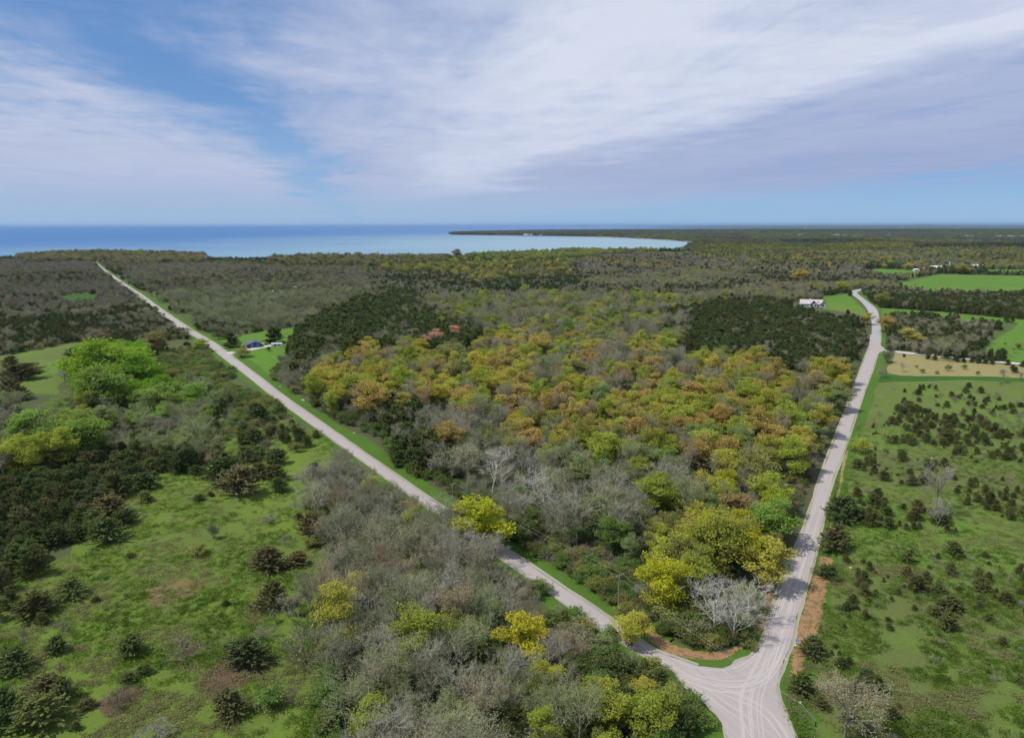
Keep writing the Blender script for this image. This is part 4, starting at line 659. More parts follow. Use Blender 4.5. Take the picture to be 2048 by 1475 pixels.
 ('juniper', 397, 996, 18, 1.3, 'mossy', 'small mossy juniper in the middle of the left field'), ('juniper', 423, 987, 12, 1.1, 'olive-brown', 'tiny juniper just below the rusty big juniper'), ('juniper', 291, 994, 26, 1.2, 'mossy', 'mossy bushy juniper below the one off the evergreen belt'), ('shrub', 395, 1099, 38, 1.5, 'olive', 'low wide olive bush in the middle of the left field'),
 ('shrub', 427, 1064, 20, .6, 'grey-green', 'upright grey-green bush with a clear shadow in the left field'), ('brush', 543, 1036, 28, 1.1, 'grey', 'rounded grey twiggy bush in the left field'), ('brush', 571, 1082, 28, 1.1, 'grey-green', 'pale grey-green bush below the rounded grey one'), ('juniper', 538, 1119, 52, 1.1, 'olive-brown', 'rusty cone-shaped juniper in the left field'),
 ('juniper', 591, 1118, 34, 1.2, 'deep green', 'dark low juniper beside the rusty cone-shaped one'), ('juniper', 264, 1109, 16, 1.5, 'olive-brown', 'tiny flat juniper alone in the open left field'), ('juniper', 217, 1064, 56, 1.1, 'dark green', 'large dark juniper at the foot of the evergreen belt'), ('juniper', 246, 1038, 40, 1.2, 'deep green', 'very dark juniper behind the large one at the foot of the belt'),
 ('juniper', 214, 1016, 66, 1.3, 'olive-brown', 'wide brownish juniper at the foot of the evergreen belt'), ('juniper', 171, 1007, 24, 1.0, 'deep green', 'small dark juniper beside the wide brownish one'), ('juniper', 88, 1014, 34, 1.2, 'olive-brown', 'brown juniper on the inner side of the evergreen belt'), ('juniper', 240, 972, 56, 1.1, 'deep green', 'large juniper at the end of the evergreen belt'),
 ('juniper', 537, 1196, 44, .75, 'olive-brown', 'tall narrow rusty juniper at the thicket edge'), ('juniper', 140, 1182, 48, 1.2, 'mossy', 'grey-green juniper alone in the lower left field'), ('juniper', 65, 1209, 60, 1.2, 'olive-brown', 'wide juniper near the frame edge of the lower left field'), ('brush', 125, 1252, 30, 1.1, 'grey-green', 'small grey-green bush in the lower left field'),
 ('juniper', 109, 1291, 36, 1.1, 'deep green', 'small dark round juniper in the lower left field'), ('juniper', 29, 1329, 58, 1.2, 'dark green', 'large dark juniper at the frame edge'), ('juniper', 258, 1290, 46, 1.1, 'dark green', 'greyish cone-shaped juniper in the open lower field'), ('brush', 367, 1295, 76, 1.8, 'brown', 'low wide brown bush in the open lower field'),
 ('juniper', 499, 1305, 66, 1.1, 'deep green', 'round very dark juniper on the dark brown weed patch'), ('juniper', 290, 1336, 26, 1.2, 'mossy', 'small mossy juniper between the brown bush and the brown weeds'), ('juniper', 86, 1373, 56, 1.2, 'olive-brown', 'rusty juniper behind the largest one at the bottom'), ('juniper', 82, 1425, 76, 1.2, 'mossy', 'largest wide juniper at the bottom of the left field'),
 ('juniper', 8, 1408, 54, 1.1, 'deep green', 'dark juniper cut by the frame at the bottom'), ('juniper', 468, 1411, 56, 1.0, 'olive-brown', 'brown juniper below the dark brown weed patch'), ('shrub', 543, 1397, 52, 1.1, 'green', 'bright green round bush below the dark brown weed patch'), ('brush', 581, 1390, 38, 1.0, 'brown', 'brown twiggy bush behind the bright green round one'),
 ('brush', 610, 1290, 84, .95, 'grey-green', 'big rounded grey-green bush against the tall orange-yellow maple'), ('brush', 575, 1212, 62, 1.2, 'grey', 'wide grey bush at the edge of the front thicket'), ('brush', 530, 1262, 42, 1.2, 'grey-green', 'pale bush between the dark round juniper and the grey bush'), ('brush', 308, 1462, 60, 1.3, 'silver', 'pale dead bush at the bottom of the left field'),
 ('brush', 239, 1395, 56, 1.5, 'brown', 'brownish bush on the lower brown weeds'), ('juniper', 253, 1355, 26, 1.1, 'mossy', 'small juniper above the brownish weeds'), ('juniper', 171, 1410, 26, 1.2, 'olive-brown', 'small brown juniper between the largest juniper and the brown weeds'), ('juniper', 191, 1199, 14, 1.2, 'deep green', 'tiny dark juniper beside the grey-green juniper'), ('juniper', 451, 1206, 12, 1.0, 'deep green', 'tiny dark juniper in the middle of the lower field'),
]
for i, (x, y, wp) in enumerate([(1808, 711, 5), (1856, 714, 7), (1869, 715, 9), (1912, 718, 10), (1928, 721, 7), (1943, 721, 7), (1956, 721, 10), (1971, 723, 8), (1985, 725, 7), (2016, 725, 9), (2046, 728, 10), (2025, 734, 7), (2029, 740, 10)]):
    LM.append(('cedar', x, y, wp, .8, 'deep green', ['tiniest spruce beside the start of the side road', 'small spruce, first of the touching two along the side road', 'larger spruce, second of the touching two along the side road', 'broad spruce, first after the gap along the side road', 'spruce between the broad one and the middle of the row',
        'narrow spruce before the tallest of the row', 'tallest spruce in the middle of the side road row', 'spruce just past the tallest of the row', 'low spruce near the end of the close row', 'spruce across the side road from the lawn saplings', 'last spruce of the row by the frame edge', 'small spruce downhill of the row end', 'wider spruce further downhill of the row end'][i]))

ANCH = [('the inner belt juniper', 88, 1030), ('the belt end juniper', 240, 995), ('the left frame end of the belt', 20, 1100), ('the middle of the evergreen belt', 60, 980), ('the leaning roadside tree', 402, 700), ('the scrub olive tree', 303, 700), ('the green shrub ground', 440, 760), ('the shrub ground end', 520, 800), ('the grey wood middle', 1200, 960), ('the grey wood top', 1050, 880), ('the lower thicket middle', 950, 1330), ('the lower thicket end', 1150, 1440), ('the upper thicket', 740, 1020), ('the far road scrub', 150, 650), ('the middle scrub', 240, 620), ('the left meadow edge', 60, 720), ('the cedar slope top', 760, 610), ('the cedar slope middle', 720, 660), ('the belt above the right road', 1650, 670), ('the stand below the white house', 1450, 660), ('the golden wood centre', 1200, 780), ('the golden wood roadside', 1620, 850), ('the golden wood top', 1000, 700), ('the side road block', 1850, 660), ('the roadside bushes', 760, 870), ('the wood corner by the straight road', 1590, 1000), ('the thicket by the pole', 1120, 1130), ('the thicket field edge', 650, 1100), ('the far right field', 2000, 900), ('the right field frame edge', 2030, 1250), ('the field bottom corner', 60, 1460), ('the left field frame edge', 20, 1250), ('the wheel-marked junction', 1480, 1370), ('the utility pole', 1238, 1215), ('the small sign', 1594, 1290), ('the lone yellow maple', 1325, 1215), ('the cream-budding tree', 1698, 1440), ('the blue house', 505, 690), ('the white shed', 555, 690), ('the white house', 1620, 612),
        ('the largest lime tree', 215, 790), ('the rusty big juniper', 474, 985), ('the dark brown weed patch', 470, 1350), ('the tan weed patch', 350, 1185), ('the tall grey tree', 1878, 1020), ('the mown field', 1900, 740), ('the side road turn', 1765, 700),
        ('the road bend', 1735, 615), ('the turnout', 352, 653), ('the bright maple over the road', 962, 1090), ('the orange-yellow maple', 672, 1290), ('the moss-green tree', 838, 1320), ('the cedar edge', 850, 930), ('the pink trees', 860, 695), ('the upper juniper group', 520, 905),
        ('the low wide olive bush', 395, 1105), ('the rusty cone juniper', 538, 1140), ('the green lawn saplings', 2005, 712), ('the far farm', 1855, 548), ('the shore cottage', 925, 522), ('the striking silver tree', 1095, 1040), ('the small lime tree', 1330, 940),
        ('the light green roadside tree', 1550, 1080), ('the bright yellow maple', 1047, 1320), ('the corner of the golden wood', 650, 800), ('the lower wood-chip end', 1590, 1380), ('the golden round maple', 1465, 975), ('the frame-edge dark juniper', 29, 1345), ('the round grey-green tree', 1885, 712),
        ('the big lime grove corner', 400, 840), ('the yellow-green grove', 130, 920), ('the front clump of bare trees', 1460, 1285), ('the large roadside juniper', 1690, 1045), ('the cedar stand centre', 1560, 690), ('the far field corner', 1790, 590), ('the orange maple', 737, 850), ('the right field middle', 1850, 1200), ('the right field bottom', 1850, 1440), ('the upper right field', 1860, 830)]

# ------------------------------------------------------------------ scatter
def inpoly(px, py, poly):
    P = np.asarray(poly, float); x0, y0 = P[:, 0], P[:, 1]; x1, y1 = np.roll(x0, -1), np.roll(y0, -1); r = np.zeros(len(px), bool)
    for a, b, c, d in zip(x0, y0, x1, y1):
        if b == d: continue
        cnd = ((py < b) != (py < d)) & (px < (c - a) * (py - b) / (d - b) + a); r ^= cnd
    return r
def vnoise(x, y, s, seed):
    """value noise on a hashed lattice, 0..1"""
    def one(x, y, k):
        xi, yi = np.floor(x).astype(np.int64), np.floor(y).astype(np.int64); fx, fy = x - xi, y - yi; fx, fy = fx * fx * (3 - 2 * fx), fy * fy * (3 - 2 * fy)
        h = lambda a, b: ((np.sin(a * 127.1 + b * 311.7 + k * 74.7) * 43758.5453) % 1.0)
        return (h(xi, yi) * (1 - fx) + h(xi + 1, yi) * fx) * (1 - fy) + (h(xi, yi + 1) * (1 - fx) + h(xi + 1, yi + 1) * fx) * fy
    return .6 * one(x / s, y / s, seed) + .4 * one(x / s * 2.3, y / s * 2.3, seed + 9)
def dist_poly(x, y, P):
    d = np.full(len(x), 1e9)
    for a, b in zip(P[:-1], P[1:]):
        ab = b - a; t = np.clip(((x - a[0]) * ab[0] + (y - a[1]) * ab[1]) / max(ab @ ab, 1e-9), 0, 1); d = np.minimum(d, np.hypot(x - a[0] - t * ab[0], y - a[1] - t * ab[1]))
    return d
midA = ((aN + aS) / 2)[::5]; midB = ((bL + bR) / 2)[::5]; eN, eS, eL, eR = aN[::4], aS[::4], bL[::4], bR[::4]
P_MID = A_N[1:] + B_L[:19][::-1] + [(1800, 520), (1100, 505), (195, 505)]
P_JUNC = [(1290, 1292), (1350, 1310), (1396, 1325), (1443, 1330), (1500, 1305), (1530, 1260), (1560, 1190), (1620, 1190), (1600, 1280), (1575, 1390), (1590, 1475), (1640, 1650), (1440, 1650), (1430, 1475), (1370, 1385)]
OPEN = [P_G1, P_G1B, P_G1C, P_G2, P_G2Y, P_G3, P_HLAWN, P_TAN, P_LUSH, P_L2, P_L2B, MULCH1, P_JUNC]
B_house = unproj(506, 690); B_white = unproj(1622, 612)
K = {k: [] for k in KINDS}          # rows: x, y, h, widthscale, region index, tint name, bark override
LMX = []
TAKEN = []
for kd, x, y, wp, ar, tint, lab in LM:
    zc = 3.0
    for _ in range(6):
        p = unproj(x, y, zc); dep = proj(p[0], p[1], zc)[2]; wid = wp * dep / F; hgt = wid / ar; zc = hgt * (.58 if kd in ('leafy', 'bare', 'bud') else .42)
    if kd in ('leafy', 'bare', 'bud') and hgt > 17: zc *= 1
    LMX.append((kd, float(p[0]), float(p[1]), float(hgt), float(wid), tint, lab)); TAKEN.append((p[0], p[1], wid * (.5 if kd in ('leafy', 'bud', 'bare') else .55)))
BWID = {'bare': 10.0, 'bud': 10.0, 'leafy': 10.0, 'cedar': 3.8, 'juniper': 6.2, 'shrub': 4.7, 'brush': 4.7}
for ri, (rname, poly, zc, sp, items, thr) in enumerate(REG):
    P = np.asarray(poly, float)
    w_ = unproj(P[:, 0], np.clip(P[:, 1], 500, None), zc); x0, y0 = w_.min(0); x1, y1 = w_.max(0)
    x0, x1 = max(x0, -1500), min(x1, 2900); y0, y1 = max(y0, 25), min(y1, 3200)
    gx, gy = np.meshgrid(np.arange(x0, x1, sp), np.arange(y0, y1, sp)); gx = gx.ravel() + rng.uniform(-.42, .42, gx.size) * sp; gy = gy.ravel() + rng.uniform(-.42, .42, gy.size) * sp
    px, py, dep = proj(gx, gy, zc); ok = (dep > 20) & (px > -260) & (px < 2048 + 260) & (py < 1800)
    gx, gy, px, py = gx[ok], gy[ok], px[ok], py[ok]; wx, wy = (vnoise(gx, gy, 34.0, 71) - .5) * 40 * (1 + gy / 1200), (vnoise(gx, gy, 34.0, 93) - .5) * 60 * (1 + gy / 700); kw = .3 if rname.split()[0] in ('bushes', 'thicket', 'cedar', 'hedgerow', 'shore', 'farm', 'bare', 'right', 'left', 'lime', 'bush', 'shrub', 'yellow') else 1.0; wpx, wpy, _ = proj(gx + wx * kw, np.maximum(gy + wy * kw, 30), zc)
    ok = inpoly(wpx, wpy, poly)
    for q in range(ri): ok &= ~inpoly(wpx, wpy, REG[q][1])
    gx, gy = gx[ok], gy[ok]; bx, by, _ = proj(gx, gy, 0); ok = np.ones(len(gx), bool)
    for o in OPEN: ok &= ~inpoly(bx, by, o)
    inm = inpoly(bx, by, P_MID)
    if rname.split()[0] in ('golden', 'olive', 'grey', 'dark', 'cedar', 'yellow', 'bare', 'thicket', 'bushes') and not rname.startswith(('dark evergreen', 'dark scrub', 'grey wood in', 'golden belt')): ok &= inm
    elif rname.split()[0] in ('wide', 'front', 'left', 'lime', 'pale', 'yellow-green', 'shrub', 'bush', 'evergreen', 'right', 'hedgerow', 'farm') or rname.startswith('dark evergreen'): ok &= ~inm
    ok &= (dist_poly(gx, gy, midB) > np.where(gy > 520, 8.5, 5))
    nz = vnoise(gx, gy, 22.0, ri + 3); nz2 = vnoise(gx, gy, 7.0, ri + 31)
    if thr: ok &= (nz * .65 + nz2 * .35) > thr
    ok &= (dist_poly(gx, gy, eL) > 3.2) & (dist_poly(gx, gy, eR) > (7.5 if rname.startswith('right') else 4)) & (dist_poly(gx, gy, midB) > 5)
    ok &= (dist_poly(gx, gy, eN) > 4.6) & (dist_poly(gx, gy, eS) > (1.8 if rname.startswith('front') else 3.2)) & (dist_poly(gx, gy, midA) > 4)
    clear = np.ones(len(gx), bool)
    for (tx, ty, tr), lm_ in zip(TAKEN, LM): d_ = np.hypot(gx - tx, gy - ty); clear &= d_ > tr; ok &= d_ > (tr * .12 if lm_[0] in ('bare', 'bud', 'leafy') and zc < 9 else tr)
    ok &= ~inpoly(bx, by, MULCH2)
    if rname.startswith(('bare', 'thicket', 'bushes')): ok &= dist_poly(gx, gy, up(MULCH1 + MULCH1[:1])) > 2.4
    for hx, hy in (B_house, B_white): ok &= np.hypot(gx - hx, gy - hy) > 17
    bxx = proj(gx, gy, 0)[0]; dS = dist_poly(gx, gy, eS); idx = np.nonzero(ok)[0]; wts = np.array([i[1] for i in items]); wts = wts / wts.sum()
    uu = vnoise(gx[idx], gy[idx], 26.0 * (1 + np.median(gy[idx]) / 350 if len(idx) else 1), ri + 57); uu = np.argsort(np.argsort(uu)) / max(len(uu), 1); uu = uu + rng.normal(0, .75 if 'cedar' in rname or 'evergreen' in rname else .42, len(uu)); uu = np.argsort(np.argsort(uu)) / max(len(uu), 1) * .9999
    ch = np.searchsorted(np.cumsum(wts), uu, side='right').clip(0, len(items) - 1)
    tn = vnoise(gx, gy, 18.0 * (1 + (np.median(gy) if len(gy) else 0) / 500), ri + 77)
    for j, c in zip(idx, ch):
        kd, _, lo, hi, tints = items[c]; tl = tints.split(','); t = tl[int(((tn[j] * 1.6 + rng.uniform(0, .55)) % 1.0) * len(tl) * .9999)]
        if not clear[j] and kd not in ('shrub', 'brush'):
            if rname.startswith(('left', 'right', 'front', 'grey', 'yellow', 'bare')): kd = 'brush' if rng.random() < .4 else 'shrub'; lo, hi = 1.4, 3.0
            else: continue
        h = (lo + (hi - lo) * rng.random() ** (1.7 if rname in ('right field', 'left field') else 1.0)) * (.8 + .4 * nz2[j])
        if rname.startswith('front') and (bxx[j] > 1000 or bxx[j] < 850):
            h = min(h, (1.2 + .46 * dS[j]) if bxx[j] > 1000 else (3 + .5 * dS[j]))
            if h < 6 and kd in ('bare', 'bud', 'leafy'): kd = 'shrub' if rng.random() < .5 else 'brush'; h = max(1.2, min(h, 4.5))
        K[kd].append([gx[j], gy[j], h, rng.uniform(.78, 1.3), ri, t])
    # undergrowth beneath the nearest woods
    if rname in ('front thicket', 'grey wood between the roads', 'yellow grove by the corner', 'bare clump by the corner', 'golden wood by the right road', 'olive wood on the rise'):
        for j in idx[rng.random(len(idx)) < 1.0]:
            K['shrub'].append([gx[j] + rng.uniform(-4, 4), gy[j] + rng.uniform(-4, 4), rng.uniform(1.8, 4.0), 1.5, ri, ('green', 'mossy', 'olive', 'grey-green')[int(rng.integers(4))]])
        for j in idx[rng.random(len(idx)) < .8]:
            K['shrub'].append([gx[j] + rng.uniform(-3, 3), gy[j] + rng.uniform(-3, 3), rng.uniform(1.6, 3.4), 1.2, ri, ('green', 'mossy', 'olive', 'mossy')[int(rng.integers(4))]])
ORD = ['', 'second', 'third', 'fourth', 'fifth', 'sixth', 'seventh', 'eighth', 'ninth', 'tenth', 'eleventh', 'twelfth', 'thirteenth', 'fourteenth', 'fifteenth', 'sixteenth', 'seventeenth', 'eighteenth', 'nineteenth', 'twentieth']
NM = {'bare': ('bare_tree', 'bare tree', 'bare tree'), 'bud': ('budding_tree', 'budding tree', 'tree in bud'), 'leafy': ('leafy_tree', 'leafy tree', 'leafy tree'), 'cedar': ('cedar_tree', 'cedar', 'cedar'), 'juniper': ('juniper', 'juniper', 'juniper'), 'shrub': ('shrub', 'shrub', 'leafy shrub'), 'brush': ('twiggy_bush', 'bush', 'twiggy bush')}
JIT = lambda c, a=.12: tuple(float(v) for v in np.clip(np.array(c) * rng.uniform(1 - a, 1 + a) * rng.uniform(.94, 1.06, 3), 0, 1))
def put_plant(kd, x, y, h, ws, t, label, group, big=True, wid=None):
    pr = KINDS[kd][int(rng.integers(len(KINDS[kd])))]; s = h / REFH[kd]; nm, cat, _ = NM[kd]
    if wid: s = h / pr.h; ws = wid / (pr.w * s)
    if big:
        r = empty(nm, (x, y, 0), rng.uniform(0, 6.28)); a = link('trunk' if kd not in ('shrub', 'brush') else 'stem', pr.trunk, r); b = link('crown' if kd not in ('shrub', 'brush') else 'foliage' if kd == 'shrub' else 'twigs', pr.crown, r); parts = (a, b)
    else:
        r = link(nm, pr.full, None, (x, y, 0)); r.rotation_euler[2] = rng.uniform(0, 6.28); parts = (r,)
    r.scale = (s * ws, s * ws, s); tag(r, label, cat, group); tc_ = JIT(PAL[t]); bk = BARK[kd]
    if kd in ('brush', 'bare', 'bud') : bk = tuple(.35 * a_ + .65 * b_ * f_ for a_, b_, f_ in zip(bk, PAL[t], (.98, .95, .95))) if t in ('brown', 'mauve', 'silver', 'bright silver', 'grey', 'tan', 'blue-grey') else tuple(.8 * a_ + .2 * b_ for a_, b_ in zip(bk, PAL[t]))
    for o in parts: o['tint'] = list(tc_); o['bark'] = [float(v) for v in bk]
    return r
def bark_of(kd, t):
    bk = BARK[kd]
    if kd in ('brush', 'bare', 'bud'):
        return tuple(.35 * a_ + 0.63 * b_ for a_, b_ in zip(bk, PAL[t])) if t in ('brown', 'mauve', 'silver', 'bright silver', 'grey', 'tan', 'blue-grey') else tuple(.8 * a_ + .2 * b_ for a_, b_ in zip(bk, PAL[t]))
    return bk
for kd, x, y, h, wid, t, lab in LMX:
    if kd == 'juniper' and ('rusty' in lab or 'brownish juniper' in lab or 'brown juniper' in lab): t = 'russet'
    if kd == 'bare' and 'silver bare' in lab: t = 'bright silver'
    put_plant(kd, x, y, h, 1, t, lab, None, True, wid)
AX = np.array([unproj(a[1], a[2]) for a in ANCH])

def gn_scatter(name, protos, P, label, cat='woodland'):
    """one mass of plants that no one would count: points that carry instances"""
    if not len(P['co']): return
    pc = bpy.data.collections.new(name + '_sources')
    for i, m in enumerate(protos): pc.objects.link(bpy.data.objects.new('%s_source_%02d' % (name, i), m))
    me = bpy.data.meshes.new(name); n = len(P['co']); me.vertices.add(n); me.vertices.foreach_set('co', np.asarray(P['co'], np.float32).ravel())
    for an, ty, key in (('tint', 'FLOAT_VECTOR', 'vector'), ('bark', 'FLOAT_VECTOR', 'vector'), ('scl', 'FLOAT_VECTOR', 'vector'), ('rz', 'FLOAT', 'value'), ('pick', 'INT', 'value')):
        a = me.attributes.new(an, ty, 'POINT'); a.data.foreach_set(key, np.asarray(P[an], np.int32 if ty == 'INT' else np.float32).ravel())
    g = bpy.data.node_groups.new(name, 'GeometryNodeTree'); g.interface.new_socket(name='Geometry', in_out='INPUT', socket_type='NodeSocketGeometry'); g.interface.new_socket(name='Geometry', in_out='OUTPUT', socket_type='NodeSocketGeometry')
    nn = g.nodes; gi, go, iop, ci = nn.new('NodeGroupInput'), nn.new('NodeGroupOutput'), nn.new('GeometryNodeInstanceOnPoints'), nn.new('GeometryNodeCollectionInfo')
    ci.inputs['Collection'].default_value = pc; ci.inputs['Separate Children'].default_value = True; ci.inputs['Reset Children'].default_value = True; iop.inputs['Pick Instance'].default_value = True
    def na(nm_, ty): q = nn.new('GeometryNodeInputNamedAttribute'); q.data_type = ty; q.inputs['Name'].default_value = nm_; return q.outputs['Attribute']
    L = g.links.new; L(gi.outputs[0], iop.inputs['Points']); L(ci.outputs[0], iop.inputs['Instance']); L(na('pick', 'INT'), iop.inputs['Instance Index']); L(na('scl', 'FLOAT_VECTOR'), iop.inputs['Scale'])
    cx = nn.new('ShaderNodeCombineXYZ'); L(na('rz', 'FLOAT'), cx.inputs[2]); L(cx.outputs[0], iop.inputs['Rotation']); L(iop.outputs[0], go.inputs[0])
    for m in protos[0].materials: me.materials.append(m)
    o = link(name, me); md = o.modifiers.new('scatter', 'NODES'); md.node_group = g; return tag(o, label, cat, None, 'stuff')

MAXN = 290
TAL = {'bare': 'tall', 'bud': 'tall', 'leafy': 'tall', 'cedar': 'tall', 'juniper': 'large', 'shrub': 'large', 'brush': 'large'}
for kd in ('leafy', 'bare', 'bud', 'cedar', 'juniper', 'shrub', 'brush'):
    rows = K[kd]; A = np.array([[r[0], r[1], r[2], r[3]] for r in rows]); px, py, dep = proj(A[:, 0], A[:, 1], A[:, 2] * .7)
    size = A[:, 2] * F / np.maximum(dep, 1); vis = (px > 4) & (px < 2044) & (py > 0) & (py < 1470); under = np.array([REG[r[4]][2] > 4 and kd == 'shrub' and r[2] < 3.5 for r in rows]) if kd == 'shrub' else np.zeros(len(rows), bool)
    size = np.where(vis, size * np.where(under, .35, 1), 0); nlm = sum(1 for l in LMX if l[0] == kd)
    order = np.argsort(-size)[:MAXN - nlm]; order = [i for i in order if size[i] > 0]; chosen = set(order)
    med = np.median(A[list(order), 2]); cells = {}
    for i in order:
        d = np.hypot(AX[:, 0] - A[i, 0], AX[:, 1] - A[i, 1]); a = int(np.argmin(d)); sz = TAL[kd] if A[i, 2] > med * 1.12 else 'small' if A[i, 2] < med * .85 else 'mid-sized'
        cells.setdefault((rows[i][5], sz, a), []).append((d[a], i))
    for (t, sz, a), lst in cells.items():
        lst.sort()
        for rk, (dd, i) in enumerate(lst):
            on = ORD[min(rk, 19)]; near = ('closest' if rk == 0 else on + ' closest') if rk < 19 else 'farther off'
            lab = '%s %s %s, %s to %s' % (sz, t, NM[kd][2], near, ANCH[a][0]) if rk < 19 else '%s %s %s between %s and %s' % (sz, t, NM[kd][2], ANCH[a][0], ANCH[int(np.argsort(np.hypot(AX[:, 0] - A[i, 0], AX[:, 1] - A[i, 1]))[1])][0])
            r = rows[i]; put_plant(kd, r[0], r[1], r[2], r[3], r[5], lab, '%s in %s' % ({'bud': 'trees in bud', 'brush': 'twiggy bushes'}.get(kd, NM[kd][2] + 's'), REG[r[4]][0]), size[i] > 34)
    rest = [r for i, r in enumerate(rows) if i not in chosen]
    if rest:
        n = len(rest); s = np.array([r[2] for r in rest]) / REFH[kd]; ws = np.array([r[3] for r in rest])
        P = dict(co=[(r[0], r[1], 0) for r in rest], tint=[JIT(PAL[r[5]]) for r in rest], bark=[bark_of(kd, r[5]) for r in rest], scl=np.stack([s * ws, s * ws, s], 1), rz=rng.uniform(0, 6.28, n), pick=rng.integers(0, len(KINDS[kd]), n))
        gn_scatter({'leafy': 'leafy_woods', 'bare': 'bare_woods', 'bud': 'budding_woods', 'cedar': 'cedar_woods', 'juniper': 'juniper_vegetation', 'shrub': 'undergrowth', 'brush': 'twiggy_shrubbery'}[kd], [p.full for p in KINDS[kd]], P,
                   {'leafy': 'spring-leaved trees massed across the woods beyond the near ones', 'bare': 'grey bare trees massed in the woods and scrub beyond', 'bud': 'budding trees massed in the woods beyond', 'cedar': 'dark cedars massed in stands beyond the near ones', 'juniper': 'dark junipers massed over the wide scrub', 'shrub': 'green undergrowth beneath the trees and beside the roads', 'brush': 'low twiggy brush spread over the scrub'}[kd])
    print('KIND', kd, len(rows), len(order))

# --- far woods, in clumps, on the land beyond: bands of colour by place
def far_clumps():
    out = {'clump': [], 'darkclump': []}
    def band(name, poly, zc, sp, mix, tints, hs=1.0, ymax=14000):
        P = np.asarray(poly, float); w_ = unproj(P[:, 0], P[:, 1], zc); x0, y0 = w_.min(0); x1, y1 = w_.max(0)
        gx, gy = np.meshgrid(np.arange(x0, x1, sp), np.arange(y0, min(y1, ymax), sp)); gx = gx.ravel() + rng.uniform(-.45, .45, gx.size) * sp; gy = gy.ravel() + rng.uniform(-.45, .45, gy.size) * sp
        px, py, dep = proj(gx, gy, zc); ok = (px > -150) & (px < 2250) & inpoly(px, py, poly); bx, by, _ = proj(gx, gy, 0); ok &= inpoly(bx, by, LANDPX)
        gx, gy = gx[ok], gy[ok]; nz = vnoise(gx, gy, sp * 9, 5); nz2 = vnoise(gx, gy, sp * 30, 8)
        for x, y, a, b in zip(gx, gy, nz, nz2):
            if a > .80: continue
            v = (b * 1.5 + rng.uniform(-.25, .25)) % 1.0; t = tints[int(min(v, .999) * len(tints))]; kd = 'darkclump' if t in ('deep green', 'dark green') or rng.random() < mix else 'clump'
            out[kd].append((x, y, t, sp / 20 * rng.uniform(.85, 1.2), hs * rng.uniform(.75, 1.15)))
    band('a', [(1380, 484), (1420, 478), (2300, 476), (2300, 507), (1720, 501), (1400, 503), (1372, 496)], 6, 19, .25, ['mauve', 'deep green', 'olive', 'golden', 'mauve', 'olive', 'grey-green', 'brown', 'green', 'blue-grey'])
    band('b', [(1180, 470), (1400, 463), (2300, 462), (2300, 476), (1420, 478), (1390, 484), (1300, 476)], 6, 30, .2, ['olive', 'green', 'grey-green', 'mauve', 'deep green', 'olive', 'green', 'brown'], 1.0, 11000)
    band('c', [(895, 459.5), (1300, 457), (2300, 455), (2300, 463), (1400, 464), (1180, 473), (900, 470)], 6, 42, .3, ['olive', 'grey-green', 'deep green', 'brown', 'green', 'mauve'], 1.9, 15000)
    band('d', [(1385, 497), (1430, 489), (1560, 488), (1640, 492), (1700, 497), (1700, 503), (1400, 504)], 8, 16, 0, ['golden', 'olive', 'tan', 'olive', 'green'], 1.3)
    band('e', [(1640, 492), (1720, 486.5), (1800, 487.5), (1830, 493), (1700, 497)], 8, 16, 0, ['olive', 'yellow-green', 'olive', 'golden'], 1.5)
    band('f', [(1385, 484), (1500, 480.5), (1560, 484), (1500, 489), (1390, 491)], 8, 18, 0, ['brown', 'rust', 'brown', 'olive'], 1.35)
    band('g', [(1820, 489), (2048, 487), (2300, 487), (2300, 494), (2048, 496), (1830, 496)], 6, 14, 1, ['deep green'], 1.3)
    band('h', [(1560, 480), (1700, 477.5), (1790, 482), (1700, 486), (1570, 486)], 6, 16, 1, ['deep green'], 1.3)
    band('i', [(1390, 468), (1480, 467), (1500, 480), (1400, 481)], 8, 18, 0, ['deep green', 'olive', 'mauve', 'brown'], 1.2)
    for kd, rows in out.items():
        n = len(rows)
        P = dict(co=[(r[0], r[1], 0) for r in rows], tint=[JIT(np.array(PAL[r[2]]) * .74, .2) for r in rows], bark=[BARK[kd]] * n, scl=[(r[3], r[3], r[4]) for r in rows], rz=rng.uniform(0, 6.28, n), pick=rng.integers(0, len(KINDS[kd]), n))
        gn_scatter('far_woods' if kd == 'clump' else 'far_evergreen_woods', [p.full for p in KINDS[kd]], P, 'distant woods covering the flat land beyond the bay' if kd == 'clump' else 'distant dark evergreen woods on the flat land')
        print('far', kd, n)
LANDPX = list(zip(*[v.tolist() for v in proj(np.array([p[0] for p in land[:-3]]), np.array([p[1] for p in land[:-3]]), 0)[:2]])) + [(3600, 2000), (-900, 2000)]
far_clumps()

# --- shore trees one can tell apart against the lake are part of the masses above; reeds and grass tufts in the near fields
def tuft():
    n = 16; b = rng.normal(0, .22, (n, 2)); T0 = np.c_[b, np.zeros(n)]; T1 = T0 + np.c_[rng.normal(0, .12, (n, 2)), rng.uniform(.18, .42, n)]; v, f = leaves(np.concatenate([T1 * [1.6, 1.6, .8]] * 2) + rng.normal(0, .08, (2 * n, 3)), rng.uniform(.05, .12, 2 * n), 1.2); return mesh_np('tuft', v, f, (M_bark, M_leaf), mi=np.ones(len(f)), lv=rng.uniform(0, 1, len(f)))
tufts = [tuft() for _ in range(4)]
N_T = 110000; ty = 60 * (330 / 60) ** rng.random(N_T); tx = rng.uniform(-.85, .85, N_T) * (ty + 25); bx, by, _ = proj(tx, ty, 0)
okL, okR = inpoly(bx, by, P_LEFT), inpoly(bx, by, P_RIGHT); ok = (okL | okR) & ~inpoly(bx, by, P_JUNC) & ~inpoly(bx, by, MULCH2) & (dist_poly(tx, ty, eR) > 1.0) & (by < 1560)
